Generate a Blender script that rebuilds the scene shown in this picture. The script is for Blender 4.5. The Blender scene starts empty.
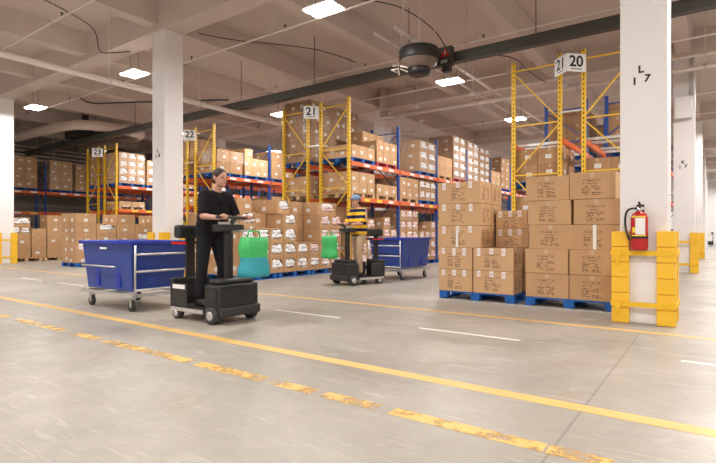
import bpy, bmesh, math, random
from mathutils import Vector, Matrix, noise
from mathutils.bvhtree import BVHTree
random.seed(7)
PI = math.pi
SC = bpy.context.scene
COL = SC.collection
H = 1.06                     # camera height

# ------------------------------------------------------------------ materials
def mat(name, col, rough=.6, metal=0., spec=.5, noise_amt=0., noise_scale=6., bump=0.):
    m = bpy.data.materials.new(name); m.use_nodes = True
    nt = m.node_tree; b = nt.nodes['Principled BSDF']
    b.inputs['Base Color'].default_value = (*col, 1); b.inputs['Roughness'].default_value = rough
    b.inputs['Metallic'].default_value = metal; b.inputs['Specular IOR Level'].default_value = spec
    tc = nt.nodes.new('ShaderNodeTexCoord')
    n = nt.nodes.new('ShaderNodeTexNoise'); n.inputs['Scale'].default_value = noise_scale; n.inputs['Detail'].default_value = 5
    nt.links.new(tc.outputs['Object'], n.inputs['Vector'])
    if noise_amt:
        mx = nt.nodes.new('ShaderNodeMix'); mx.data_type = 'RGBA'
        mx.inputs[6].default_value = (*[c*(1-noise_amt) for c in col], 1)
        mx.inputs[7].default_value = (*[min(1, c*(1+noise_amt)) for c in col], 1)
        nt.links.new(n.outputs['Fac'], mx.inputs[0]); nt.links.new(mx.outputs[2], b.inputs['Base Color'])
    if bump:
        bp = nt.nodes.new('ShaderNodeBump'); bp.inputs['Strength'].default_value = bump; bp.inputs['Distance'].default_value = .01
        nt.links.new(n.outputs['Fac'], bp.inputs['Height']); nt.links.new(bp.outputs[0], b.inputs['Normal'])
    return m

def math_node(nt, op, a, b=None, c=None):
    n = nt.nodes.new('ShaderNodeMath'); n.operation = op
    for i, v in enumerate((a, b, c)):
        if v is None: continue
        if isinstance(v, (int, float)): n.inputs[i].default_value = v
        else: nt.links.new(v, n.inputs[i])
    return n.outputs[0]

def post_material(name, col):                       # painted upright with a column of punched slots
    m = mat(name, col, .45, 0, .5, .06, 9)
    nt = m.node_tree; b = nt.nodes['Principled BSDF']
    src = b.inputs['Base Color'].links[0].from_socket
    tc = nt.nodes.new('ShaderNodeTexCoord'); sp = nt.nodes.new('ShaderNodeSeparateXYZ'); nt.links.new(tc.outputs['Object'], sp.inputs[0])
    M_ = lambda *a: math_node(nt, *a)
    fz = M_('FRACT', M_('MULTIPLY', sp.outputs['Z'], 10.0))
    mz = M_('LESS_THAN', M_('ABSOLUTE', M_('SUBTRACT', fz, .5)), .2)
    ax = M_('LESS_THAN', M_('ABSOLUTE', sp.outputs['X']), .011)
    ay = M_('LESS_THAN', M_('ABSOLUTE', sp.outputs['Y']), .011)
    k = M_('MULTIPLY', mz, M_('MAXIMUM', ax, ay))
    mx = nt.nodes.new('ShaderNodeMix'); mx.data_type = 'RGBA'
    nt.links.new(k, mx.inputs[0]); nt.links.new(src, mx.inputs[6]); mx.inputs[7].default_value = (.02, .02, .02, 1)
    nt.links.new(mx.outputs[2], b.inputs['Base Color'])
    return m

def cardboard_material():
    m = bpy.data.materials.new('cardboard'); m.use_nodes = True
    nt = m.node_tree; b = nt.nodes['Principled BSDF']; b.inputs['Roughness'].default_value = .75
    b.inputs['Specular IOR Level'].default_value = .25
    M_ = lambda *a: math_node(nt, *a)
    at = nt.nodes.new('ShaderNodeAttribute'); at.attribute_name = 'rnd'
    lb = nt.nodes.new('ShaderNodeAttribute'); lb.attribute_name = 'lab'
    uv = nt.nodes.new('ShaderNodeUVMap'); uv.uv_map = 'UVMap'
    sp = nt.nodes.new('ShaderNodeSeparateXYZ'); nt.links.new(uv.outputs[0], sp.inputs[0])
    U, V = sp.outputs['X'], sp.outputs['Y']
    cr = nt.nodes.new('ShaderNodeValToRGB'); nt.links.new(at.outputs['Fac'], cr.inputs[0])
    e = cr.color_ramp.elements
    e[0].position = 0; e[0].color = (.33, .19, .10, 1)
    e[1].position = 1; e[1].color = (.66, .42, .235, 1)
    x = e.new(.35); x.color = (.44, .26, .135, 1)
    x = e.new(.75); x.color = (.54, .33, .175, 1)
    tc = nt.nodes.new('ShaderNodeTexCoord')
    n = nt.nodes.new('ShaderNodeTexNoise'); n.inputs['Scale'].default_value = 3; n.inputs['Detail'].default_value = 6
    nt.links.new(tc.outputs['Object'], n.inputs['Vector'])
    hs = nt.nodes.new('ShaderNodeHueSaturation'); nt.links.new(cr.outputs[0], hs.inputs['Color'])
    nt.links.new(M_('ADD', M_('MULTIPLY', n.outputs['Fac'], .25), .88), hs.inputs['Value'])
    # tape hanging over the top edge of the side faces, tape line on the top face (u > 50)
    side = M_('LESS_THAN', U, 50)
    tape = M_('MULTIPLY', M_('MULTIPLY', side, M_('LESS_THAN', M_('ABSOLUTE', U), .026)), M_('LESS_THAN', V, .07))
    tp2 = M_('MULTIPLY', M_('GREATER_THAN', U, 50), M_('LESS_THAN', M_('ABSOLUTE', V), .026))
    tape = M_('MAXIMUM', tape, tp2)
    m1 = nt.nodes.new('ShaderNodeMix'); m1.data_type = 'RGBA'
    nt.links.new(M_('MULTIPLY', tape, .5), m1.inputs[0]); nt.links.new(hs.outputs[0], m1.inputs[6]); m1.inputs[7].default_value = (.62, .52, .40, 1)
    # white shipping label
    r = at.outputs['Fac']
    lx = M_('MULTIPLY', M_('SUBTRACT', M_('FRACT', M_('MULTIPLY', r, 17.3)), .5), .22)
    ly = M_('ADD', M_('MULTIPLY', M_('FRACT', M_('MULTIPLY', r, 7.7)), .08), .16)
    du = M_('ABSOLUTE', M_('SUBTRACT', U, lx)); dv = M_('ABSOLUTE', M_('SUBTRACT', V, ly))
    lab = M_('MULTIPLY', M_('MULTIPLY', M_('LESS_THAN', du, .062), M_('LESS_THAN', dv, .045)), lb.outputs['Fac'])
    txt = M_('MULTIPLY', M_('LESS_THAN', du, .045), M_('LESS_THAN', M_('FRACT', M_('MULTIPLY', V, 38)), .35))
    m2 = nt.nodes.new('ShaderNodeMix'); m2.data_type = 'RGBA'
    nt.links.new(lab, m2.inputs[0]); nt.links.new(m1.outputs[2], m2.inputs[6])
    m3 = nt.nodes.new('ShaderNodeMix'); m3.data_type = 'RGBA'
    nt.links.new(txt, m3.inputs[0]); m3.inputs[6].default_value = (.85, .84, .82, 1); m3.inputs[7].default_value = (.35, .34, .34, 1)
    nt.links.new(m3.outputs[2], m2.inputs[7]); nt.links.new(m2.outputs[2], b.inputs['Base Color'])
    return m

def floor_material():
    m = bpy.data.materials.new('sealed_concrete'); m.use_nodes = True
    nt = m.node_tree; b = nt.nodes['Principled BSDF']
    M_ = lambda *a: math_node(nt, *a)
    tc = nt.nodes.new('ShaderNodeTexCoord'); O = tc.outputs['Object']
    def nz(s, d, dist=0, vec=O):
        n = nt.nodes.new('ShaderNodeTexNoise'); n.inputs['Scale'].default_value = s; n.inputs['Detail'].default_value = d
        n.inputs['Distortion'].default_value = dist; nt.links.new(vec, n.inputs['Vector']); return n.outputs['Fac']
    def ramp(f, p0, p1, c0, c1):
        r = nt.nodes.new('ShaderNodeValToRGB'); nt.links.new(f, r.inputs[0])
        r.color_ramp.elements[0].position = p0; r.color_ramp.elements[0].color = (*c0, 1)
        r.color_ramp.elements[1].position = p1; r.color_ramp.elements[1].color = (*c1, 1); return r.outputs[0]
    def mix(f, a, c, mode='MIX'):
        x = nt.nodes.new('ShaderNodeMix'); x.data_type = 'RGBA'; x.blend_type = mode
        for i, v in ((0, f), (6, a), (7, c)):
            if isinstance(v, float): x.inputs[i].default_value = v
            elif isinstance(v, tuple): x.inputs[i].default_value = (*v, 1)
            else: nt.links.new(v, x.inputs[i])
        return x.outputs[2]
    base = ramp(nz(.45, 8, .4), .35, .66, (.335, .308, .27), (.53, .49, .435))
    base = mix(M_('MULTIPLY', nz(3.2, 10, 1.2), .52), base, (.21, .19, .17))
    mp = nt.nodes.new('ShaderNodeMapping'); mp.inputs['Rotation'].default_value = (0, 0, .5); mp.inputs['Scale'].default_value = (1, 9, 1)
    nt.links.new(O, mp.inputs['Vector'])
    str1 = ramp(nz(1.3, 8, 1.5, mp.outputs[0]), .60, .72, (0, 0, 0), (1, 1, 1))
    mp2 = nt.nodes.new('ShaderNodeMapping'); mp2.inputs['Rotation'].default_value = (0, 0, -.9); mp2.inputs['Scale'].default_value = (1.2, 14, 1)
    nt.links.new(O, mp2.inputs['Vector'])
    str2 = ramp(nz(1.1, 8, 2.2, mp2.outputs[0]), .63, .70, (0, 0, 0), (1, 1, 1))
    base = mix(M_('MULTIPLY', str1, .30), base, (.78, .75, .70))
    base = mix(M_('MULTIPLY', str2, .30), base, (.26, .25, .24))
    stain = ramp(nz(.9, 6, .8), .60, .68, (0, 0, 0), (1, 1, 1))
    base = mix(M_('MULTIPLY', stain, .26), base, (.38, .26, .17))
    patch = ramp(nz(2.3, 3, .6), .66, .68, (0, 0, 0), (1, 1, 1))
    base = mix(M_('MULTIPLY', patch, .15), base, (.70, .68, .68))
    # saw-cut joints of the slab
    sp = nt.nodes.new('ShaderNodeSeparateXYZ'); nt.links.new(O, sp.inputs[0])
    jx = M_('LESS_THAN', M_('ABSOLUTE', M_('SUBTRACT', M_('FRACT', M_('MULTIPLY', M_('ADD', sp.outputs['X'], 5.65), .1)), .5)), .0007)
    jy = M_('LESS_THAN', M_('ABSOLUTE', M_('SUBTRACT', M_('FRACT', M_('MULTIPLY', M_('ADD', sp.outputs['Y'], -1.8), .1)), .5)), .0005)
    j = M_('MAXIMUM', jx, jy)
    base = mix(M_('MULTIPLY', j, .55), base, (.16, .14, .13))
    base = mix(M_('MULTIPLY', nz(11, 12, .8), .26), base, (.15, .135, .12))
    mp3 = nt.nodes.new('ShaderNodeMapping'); mp3.inputs['Rotation'].default_value = (0, 0, 1.3); mp3.inputs['Scale'].default_value = (1.5, 34, 1)
    nt.links.new(O, mp3.inputs['Vector'])
    str3 = ramp(nz(.9, 6, 3.2, mp3.outputs[0]), .62, .66, (0, 0, 0), (1, 1, 1))
    base = mix(M_('MULTIPLY', str3, .28), base, (.66, .63, .58))
    nt.links.new(base, b.inputs['Base Color'])
    rr = M_('ADD', M_('MULTIPLY', nz(1.7, 8, .8), .42), .20)
    nt.links.new(rr, b.inputs['Roughness']); b.inputs['Specular IOR Level'].default_value = .42
    bp = nt.nodes.new('ShaderNodeBump'); bp.inputs['Strength'].default_value = .10; bp.inputs['Distance'].default_value = .02
    nt.links.new(nz(14, 8), bp.inputs['Height']); nt.links.new(bp.outputs[0], b.inputs['Normal'])
    return m

def worn_paint(name, col, wear):                     # floor paint; wear = share rubbed away
    m = mat(name, col, .5, 0, .4, .10, 4)
    nt = m.node_tree; b = nt.nodes['Principled BSDF']
    tc = nt.nodes.new('ShaderNodeTexCoord'); n = nt.nodes.new('ShaderNodeTexNoise')
    n.inputs['Scale'].default_value = 5; n.inputs['Detail'].default_value = 12; n.inputs['Roughness'].default_value = .8; n.inputs['Distortion'].default_value = .1
    nt.links.new(tc.outputs['Object'], n.inputs['Vector'])
    r = nt.nodes.new('ShaderNodeValToRGB'); r.color_ramp.elements[0].position = wear - .05; r.color_ramp.elements[1].position = wear + .05
    nt.links.new(n.outputs['Fac'], r.inputs[0]); nt.links.new(r.outputs[0], b.inputs['Alpha'])
    return m

def wrap_material():
    m = bpy.data.materials.new('stretch_wrap_film'); m.use_nodes = True
    nt = m.node_tree; b = nt.nodes['Principled BSDF']
    b.inputs['Base Color'].default_value = (.92, .92, .93, 1); b.inputs['Roughness'].default_value = .18; b.inputs['Specular IOR Level'].default_value = .8
    tc = nt.nodes.new('ShaderNodeTexCoord'); mp = nt.nodes.new('ShaderNodeMapping'); mp.inputs['Scale'].default_value = (2, 2, .6)
    mp.inputs['Rotation'].default_value = (.5, .4, .2)
    n = nt.nodes.new('ShaderNodeTexNoise'); n.inputs['Scale'].default_value = 1.6; n.inputs['Detail'].default_value = 5; n.inputs['Distortion'].default_value = 1.4
    nt.links.new(tc.outputs['Object'], mp.inputs[0]); nt.links.new(mp.outputs[0], n.inputs['Vector'])
    r = nt.nodes.new('ShaderNodeValToRGB'); r.color_ramp.elements[0].position = .48; r.color_ramp.elements[0].color = (.04,)*3 + (1,)
    r.color_ramp.elements[1].position = .75; r.color_ramp.elements[1].color = (.32,)*3 + (1,)
    nt.links.new(n.outputs['Fac'], r.inputs[0]); nt.links.new(r.outputs[0], b.inputs['Alpha'])
    bp = nt.nodes.new('ShaderNodeBump'); bp.inputs['Strength'].default_value = .8; bp.inputs['Distance'].default_value = .03
    nt.links.new(n.outputs['Fac'], bp.inputs['Height']); nt.links.new(bp.outputs[0], b.inputs['Normal'])
    return m

def emit(name, col, s):
    m = bpy.data.materials.new(name); m.use_nodes = True
    b = m.node_tree.nodes['Principled BSDF']; b.inputs['Base Color'].default_value = (*col, 1)
    b.inputs['Emission Color'].default_value = (*col, 1); b.inputs['Emission Strength'].default_value = s
    return m

CARD = cardboard_material()
M = dict(
    floor=floor_material(),
    ceiling=mat('painted_concrete_ceiling', (.61, .52, .465), .8, 0, .3, .05, 1.5, .1),
    white=mat('white_painted_concrete', (.83, .81, .81), .6, 0, .35, .03, 2.5, .05),
    wall=mat('white_far_wall', (.80, .78, .78), .7, 0, .3, .03, 1),
    greywall=mat('dark_grey_wall', (.24, .21, .19), .8, 0, .3, .08, 1),
    pipe=mat('white_painted_pipe', (.80, .72, .67), .4, 0, .5),
    duct=mat('painted_duct', (.66, .55, .49), .5, 0, .5, .04, 2),
    yellow=post_material('yellow_rack_steel', (.85, .52, .02)),
    blue=post_material('blue_rack_steel', (.02, .075, .32)),
    yplain=mat('yellow_brace_steel', (.85, .53, .03), .4, 0, .5, .05, 5),
    bplain=mat('blue_brace_steel', (.02, .07, .30), .45),
    orange=mat('orange_beam_steel', (.72, .14, .035), .42, 0, .5, .08, 4),
    galv=mat('galvanised_steel', (.62, .61, .60), .38, .6, .5, .06, 8),
    chrome=mat('bright_steel', (.75, .75, .76), .2, 1.),
    darkmetal=mat('dark_metal', (.035, .033, .033), .5, .2, .5, .1, 5),
    olive=mat('dark_olive_steel', (.055, .053, .045), .5, .1, .5, .1, 3),
    black=mat('black_plastic', (.015, .015, .017), .5, 0, .5, .1, 5),
    rubber=mat('grey_rubber', (.05, .05, .05), .8),
    guard=mat('yellow_guard_plastic', (.92, .54, .03), .42, 0, .5, .05, 3, .05),
    strap=mat('yellow_strap_webbing', (.86, .52, .03), .7, 0, .3, .1, 30, .2),
    red=mat('extinguisher_red', (.50, .012, .02), .22, 0, .6),
    paper=mat('white_paper', (.86, .85, .84), .6, 0, .3),
    yellowpaper=mat('yellow_paper', (.88, .72, .05), .6),
    ink=mat('black_ink', (.11, .075, .05), .7, 0, .2),
    pink=mat('pink_ink', (.72, .30, .30), .7),
    sign=mat('white_sign_board', (.85, .85, .85), .4),
    signink=mat('black_sign_lettering', (.01, .01, .01), .5),
    warnred=mat('warning_red', (.45, .02, .03), .4),
    bluewood=mat('blue_painted_wood', (.012, .11, .40), .65, 0, .35, .35, 9, .3),
    wood=mat('raw_pallet_wood', (.55, .38, .22), .8, 0, .2, .2, 9, .3),
    redwood=mat('red_painted_wood', (.42, .06, .08), .7, 0, .2, .2, 9, .3),
    tub=mat('blue_tub_plastic', (.025, .06, .31), .3, 0, .5, .05, 2, .05),
    tubrim=mat('blue_tub_rim_plastic', (.02, .045, .42), .35, 0, .5),
    inkblack=mat('black_cotton', (.012, .012, .014), .9, 0, .2, .2, 25, .2),
    denim=mat('dark_trouser_cloth', (.018, .018, .022), .9, 0, .2, .2, 25, .2),
    khaki=mat('khaki_cloth', (.50, .36, .24), .9, 0, .2, .12, 20, .2),
    greycloth=mat('dark_grey_cloth', (.09, .085, .10), .9, 0, .2, .12, 20, .2),
    skin=mat('skin', (.55, .30, .21), .5, 0, .4, .06, 12),
    hair=mat('dark_brown_hair', (.035, .02, .014), .6, 0, .4, .3, 60, .5),
    cap=mat('blue_cap_cloth', (.18, .27, .42), .8, 0, .2, .1, 20),
    eye=mat('eye_dark', (.03, .02, .015), .2),
    lip=mat('lip', (.42, .15, .12), .5),
    shoe=mat('shoe_leather', (.03, .025, .022), .5),
    green=mat('green_bag_plastic', (.05, .48, .13), .45, 0, .5, .15, 6, .3),
    teal=mat('teal_bag_plastic', (.03, .34, .42), .45, 0, .5, .15, 6, .3),
    garment_w=mat('white_polybag', (.84, .83, .84), .3, 0, .6, .12, 14, .6),
    garment_p=mat('pink_polybag', (.80, .58, .56), .3, 0, .6, .2, 14, .6),
    wrap=wrap_material(),
    yline=worn_paint('yellow_floor_paint', (.72, .46, .16), .25),
    yworn=worn_paint('worn_yellow_floor_paint', (.72, .46, .15), .47),
    wline=worn_paint('white_floor_paint', (.82, .80, .76), .32),
    lamp=emit('lamp_diffuser', (1., .95, .9), 30.),
    brown=mat('brown_grille', (.20, .15, .12), .6, 0, .4, .1, 8),
    cable=mat('black_cable', (.012, .012, .012), .5),
)
# striped knit shirt: bands follow the shirt's own height
def stripes():
    m = mat('yellow_navy_striped_cotton', (.8, .5, .05), .9, 0, .2)
    nt = m.node_tree; b = nt.nodes['Principled BSDF']; tc = nt.nodes.new('ShaderNodeTexCoord'); sp = nt.nodes.new('ShaderNodeSeparateXYZ')
    nt.links.new(tc.outputs['Object'], sp.inputs[0])
    f = math_node(nt, 'LESS_THAN', math_node(nt, 'FRACT', math_node(nt, 'MULTIPLY', sp.outputs['Z'], 7.4)), .5)
    mx = nt.nodes.new('ShaderNodeMix'); mx.data_type = 'RGBA'; nt.links.new(f, mx.inputs[0])
    mx.inputs[6].default_value = (.86, .48, .03, 1); mx.inputs[7].default_value = (.012, .018, .07, 1)
    nt.links.new(mx.outputs[2], b.inputs['Base Color']); return m
M['stripes'] = stripes()

# ------------------------------------------------------------------ mesh helpers
class MB:
    def __init__(s): s.v = []; s.f = []; s.m = []; s.smooth = []
    def face(s, idx, mi=0, sm=False): s.f.append(idx); s.m.append(mi); s.smooth.append(sm)
    def box(s, x0, x1, y0, y1, z0, z1, mi=0, T=None):
        n = len(s.v)
        P = [(x, y, z) for z in (z0, z1) for y in (y0, y1) for x in (x0, x1)]
        s.v += [tuple(T @ Vector(p)) if T else p for p in P]
        for q in ((0, 2, 3, 1), (4, 5, 7, 6), (0, 1, 5, 4), (2, 6, 7, 3), (0, 4, 6, 2), (1, 3, 7, 5)):
            s.face([n + i for i in q], mi)
        return s
    def tube(s, pts, r, n=10, mi=0, r2=None, caps=True):
        pts = [Vector(p) for p in pts]; k = len(pts); base = len(s.v)
        up = None
        for i, p in enumerate(pts):
            d = (pts[min(i+1, k-1)] - pts[max(i-1, 0)]).normalized()
            if up is None:
                up = d.cross(Vector((0, 0, 1)));
                if up.length < .05: up = d.cross(Vector((1, 0, 0)))
            a = (up - d * up.dot(d)).normalized(); up = a; b = d.cross(a)
            rr = r if r2 is None else r + (r2 - r) * i / max(1, k-1)
            for j in range(n):
                t = 2*PI*j/n; s.v.append(tuple(p + (a*math.cos(t) + b*math.sin(t))*rr))
        for i in range(k-1):
            for j in range(n):
                s.face([base+i*n+j, base+i*n+(j+1) % n, base+(i+1)*n+(j+1) % n, base+(i+1)*n+j], mi, True)
        if caps:
            s.face([base+j for j in range(n)][::-1], mi); s.face([base+(k-1)*n+j for j in range(n)], mi)
        return s
    def bar(s, p0, p1, w, h=None, mi=0):                  # square bar between two points
        h = h or w; p0 = Vector(p0); p1 = Vector(p1); d = (p1-p0).normalized()
        a = d.cross(Vector((0, 0, 1)))
        if a.length < .05: a = d.cross(Vector((0, 1, 0)))
        a.normalize(); b = d.cross(a); n = len(s.v)
        for p in (p0, p1):
            for i, j in ((-1, -1), (1, -1), (1, 1), (-1, 1)): s.v.append(tuple(p + a*i*w/2 + b*j*h/2))
        for q in ((3, 2, 1, 0), (4, 5, 6, 7), (0, 1, 5, 4), (1, 2, 6, 5), (2, 3, 7, 6), (3, 0, 4, 7)): s.face([n+i for i in q], mi)
        return s
    def lathe(s, c, prof, n=24, mi=0, axis='Z'):
        base = len(s.v); k = len(prof)
        for r, z in prof:
            for j in range(n):
                t = 2*PI*j/n; a, b = r*math.cos(t), r*math.sin(t)
                p = (a, b, z) if axis == 'Z' else ((z, a, b) if axis == 'X' else (b, z, a))
                s.v.append((c[0]+p[0], c[1]+p[1], c[2]+p[2]))
        for i in range(k-1):
            for j in range(n):
                s.face([base+i*n+j, base+i*n+(j+1) % n, base+(i+1)*n+(j+1) % n, base+(i+1)*n+j], mi, True)
        s.face([base+j for j in range(n)][::-1], mi); s.face([base+(k-1)*n+j for j in range(n)], mi)
        return s
    def sphere(s, c, r, sub=2, mi=0, jit=0, seed=0):
        bm = bmesh.new(); bmesh.ops.create_icosphere(bm, subdivisions=sub, radius=1)
        n = len(s.v); R = r if hasattr(r, '__len__') else (r, r, r)
        for v in bm.verts:
            k = 1 + (jit * noise.noise(v.co*1.9 + Vector((seed*3.1, seed, 0))) if jit else 0)
            s.v.append((c[0]+v.co.x*R[0]*k, c[1]+v.co.y*R[1]*k, c[2]+v.co.z*R[2]*k))
        for f in bm.faces: s.face([n+v.index for v in f.verts], mi, True)
        bm.free(); return s
    def build(s, name, mats, parent=None, origin=None, local=False, bevel=0, loc=None):
        if not isinstance(mats, (list, tuple)): mats = [mats]
        o3 = Vector((0, 0, 0))
        if origin is not None: o3 = Vector(origin)
        off = Vector((0, 0, 0)) if (local or parent is None) else wloc(parent)
        me = bpy.data.meshes.new(name)
        sub = o3
        me.from_pydata([tuple(Vector(p) - sub) for p in s.v], [], s.f)
        for mm in mats: me.materials.append(mm)
        for p, mi, sm in zip(me.polygons, s.m, s.smooth): p.material_index = mi; p.use_smooth = sm
        bm = bmesh.new(); bm.from_mesh(me); bmesh.ops.recalc_face_normals(bm, faces=bm.faces); bm.to_mesh(me); bm.free()
        o = bpy.data.objects.new(name, me); COL.objects.link(o)
        if parent: o.parent = parent
        o.location = o3 - off
        if bevel:
            md = o.modifiers.new('bevel', 'BEVEL'); md.width = bevel; md.segments = 2; md.limit_method = 'ANGLE'
        return o
def wloc(o):
    v = Vector(o.location)
    while o.parent: o = o.parent; v += Vector(o.location)
    return v
def tag(o, label=None, cat=None, group=None, kind=None):
    for k, v in (('label', label), ('category', cat), ('group', group), ('kind', kind)):
        if v: o[k] = v
    return o
def empty(name, loc, rz=0):
    o = bpy.data.objects.new(name, None); COL.objects.link(o); o.location = loc; o.rotation_euler = (0, 0, rz); o.empty_display_size = .1
    return o
def copy_tree(o, parent=None):
    c = o.copy(); COL.objects.link(c)
    if parent: c.parent = parent
    for ch in [x for x in bpy.data.objects if x.parent == o]: copy_tree(ch, c)
    return c
def curve(name, pts, r, m, parent=None):
    cu = bpy.data.curves.new(name, 'CURVE'); cu.dimensions = '3D'; cu.bevel_depth = r; cu.bevel_resolution = 2
    sp = cu.splines.new('NURBS'); sp.points.add(len(pts)-1); sp.use_endpoint_u = True; sp.order_u = 3
    off = wloc(parent) if parent else Vector((0, 0, 0))
    for p, q in zip(sp.points, pts): p.co = (*(Vector(q) - off), 1)
    cu.materials.append(m); o = bpy.data.objects.new(name, cu); COL.objects.link(o)
    if parent: o.parent = parent
    return o
def text(name, body, size, loc, rot, m, parent=None, extrude=.001, bold=.0):
    cu = bpy.data.curves.new(name, 'FONT'); cu.body = body; cu.size = size; cu.align_x = 'CENTER'; cu.align_y = 'CENTER'
    cu.extrude = extrude; cu.offset = bold; cu.materials.append(m)
    o = bpy.data.objects.new(name, cu); COL.objects.link(o); o.rotation_euler = rot
    off = wloc(parent) if parent else Vector((0, 0, 0)); o.location = Vector(loc) - off
    if parent: o.parent = parent
    return o
FRONT = (PI/2, 0, 0)         # text facing -Y

# ------------------------------------------------------------------ the building
CZ, JZ, GZ = 6.5, 5.92, 5.8
tag(MB().box(-29, 12, -14, 56, -.2, 0).build('floor', M['floor']), 'sealed grey concrete warehouse floor with scuffs and saw cuts', 'floor', kind='structure')
tag(MB().box(-29, 12, -14, 56, CZ, CZ+.2).build('ceiling', M['ceiling']), 'painted concrete ceiling slab above the joists', 'ceiling', kind='structure')
tag(MB().box(-29, -28.8, -14, 56, 0, CZ).build('wall_left', M['greywall']), 'dark grey wall behind the leftmost rack', 'wall', kind='structure')
tag(MB().box(-29, 12, 55.8, 56, 0, CZ).build('wall_back', M['wall']), 'white wall at the far end of the warehouse', 'wall', kind='structure')
tag(MB().box(11.8, 12, -14, 56, 0, CZ).build('wall_right', M['wall']), 'white wall to the right of the columns', 'wall', kind='structure')
tag(MB().box(-29, 12, -14, -13.8, 0, CZ).build('wall_front', M['wall']), 'white wall behind the viewpoint', 'wall', kind='structure')
ROWS_Y = (-2.5, 6.70, 16.1, 25.4, 34.7, 44.0)
COLS_X = (-20.70, -10.80, -.93, 9.05)
def chamfer_beam(b, x0, x1, y0, y1, z0, z1, axis):        # beam whose sides splay a little towards the slab
    n = len(b.v); c = .06
    if axis == 'X': P = [(x, y, z) for x in (x0, x1) for y, z in ((y0, z0), (y1, z0), (y1+c, z1), (y0-c, z1))]
    else: P = [(x, y, z) for y in (y0, y1) for x, z in ((x0, z0), (x1, z0), (x1+c, z1), (x0-c, z1))]
    b.v += P
    for q in ((0, 1, 2, 3), (7, 6, 5, 4), (0, 4, 5, 1), (1, 5, 6, 2), (2, 6, 7, 3), (3, 7, 4, 0)): b.face([n+i for i in q])
for i, y in enumerate(ROWS_Y):
    b = MB(); chamfer_beam(b, -28.8, 11.8, y-.02, y+.5, GZ, CZ, 'X')
    tag(b.build('ceiling_girder', M['ceiling']), 'deep concrete girder over the %s line of columns' % ('nearest behind view', 'first', 'second', 'third', 'fourth', 'fifth')[i], 'girder', kind='structure')
k = 0
for x in [-.7 - 10/3*n for n in range(-3, 9)]:
    b = MB(); chamfer_beam(b, x-.17, x+.17, -13.8, 55.8, JZ, CZ-.001, 'Y')
    tag(b.build('ceiling_joist', M['ceiling']), 'concrete ceiling joist running away towards the far wall', 'joist', group='ceiling joists', kind='structure'); k += 1

def guard(x, y, lab):                                      # four corner guards strapped round a column
    w, d = .49, .5
    e = empty('column_guard', (x + w/2, y + d/2, 0)); tag(e, lab, 'column guard')
    for sx in (0, 1):
        for sy in (0, 1):
            cx, cy = x + sx*w, y + sy*d; ox = 1 if sx else -1; oy = 1 if sy else -1
            b = MB(); z = 0
            for kk in range(6):                            # bulging segments divided by grooves
                z0 = kk*.181; z1 = z0 + .181
                for (a0, a1, g) in ((z0, z0+.005, .012), (z0+.005, z1-.005, 0), (z1-.005, z1, .012)):
                    t = .08 - g; L = .105 - g*.3
                    xa, xb = sorted((cx + ox*t, cx - ox*L)); ya, yb = sorted((cy + oy*t, cy + oy*.002)); b.box(xa, xb, ya, yb, a0, a1)
                    xa, xb = sorted((cx + ox*t, cx + ox*.002)); ya, yb = sorted((cy + oy*.002, cy - oy*L)); b.box(xa, xb, ya, yb, a0, a1)
            b.build('corner_guard', M['guard'], e, bevel=.004)
    for z in (.23, .83):
        b = MB(); o = .086
        for (x0, x1, y0, y1) in ((x-o, x+w+o, y-o-.004, y-o+.006), (x-o, x+w+o, y+d+o-.006, y+d+o+.004), (x-o-.004, x-o+.006, y-o, y+d+o), (x+w+o-.006, x+w+o+.004, y-o, y+d+o)):
            b.box(x0, x1, y0, y1, z-.028, z+.028)
        s = b.build('strap', M['strap'], e)
        MB().box(x-.05, x+.02, y-o-.02, y-o-.003, z-.05, z+.035).box(x-.035, x+.0, y-o-.022, y-o-.008, z-.13, z-.03).build('buckle', M['strap'], s)
letters = {(-.93, 6.70): ('L', '17'), (-.93, 16.1): ('K', '17'), (-10.80, 6.70): ('L', '18')}
for x in COLS_X:
    for j, y in enumerate(ROWS_Y[1:]):
        c = tag(MB().box(x, x+.49, y, y+.5, 0, GZ).build('column', M['white'], origin=(x+.245, y+.25, 0), bevel=.012),
            'white square concrete column, %s from the front, %s line' % (('first', 'second', 'third', 'fourth', 'fifth')[j], {-20.70: 'leftmost', -10.80: 'middle left', -.93: 'right', 9.05: 'far right'}[x]), 'column', kind='structure')
        if (x, y) in letters:
            A, B = letters[(x, y)]; cx = x + .22; z0 = 2.93
            text('column_mark', A, .12, (cx, y-.003, z0+.062), FRONT, M['signink'], c, bold=.0045)
            text('column_mark', B[0], .12, (cx-.065, y-.003, z0-.07), FRONT, M['signink'], c, bold=.0045)
            text('column_mark', B[1], .12, (cx+.065, y-.003, z0-.055), (PI/2, .12, 0), M['signink'], c, bold=.0045)
guard(-.93, 6.70, 'yellow plastic guards strapped round the nearest right column below the extinguisher')
guard(-.93, 16.1, 'yellow plastic guards round the second column on the right')
guard(-.93, 25.4, 'yellow plastic guards round the third column on the right')
guard(-10.80, 6.70, 'yellow plastic guards round the column behind the front blue cart')
guard(-20.70, 6.70, 'yellow plastic guards round the column at the left edge')
# electrical box with conduit on the second right column
e = tag(empty('electrical_cabinet', (-.68, 16.0, 4.3)), 'light grey electrical cabinet with conduits high on the second right column', 'cabinet')
MB().box(-.9, -.5, 15.92, 16.099, 4.15, 4.75).build('cabinet_body', M['galv'], e, bevel=.01)
MB().box(-.88, -.52, 15.91, 15.92, 4.17, 4.73).build('cabinet_door', M['wall'], e)
b = MB()
for i in range(3): b.tube([(-.55+.035*i, 16.03, 4.75), (-.55+.035*i, 16.03, 5.78)], .011, 6)
b.build('conduit', M['galv'], e)

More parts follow.
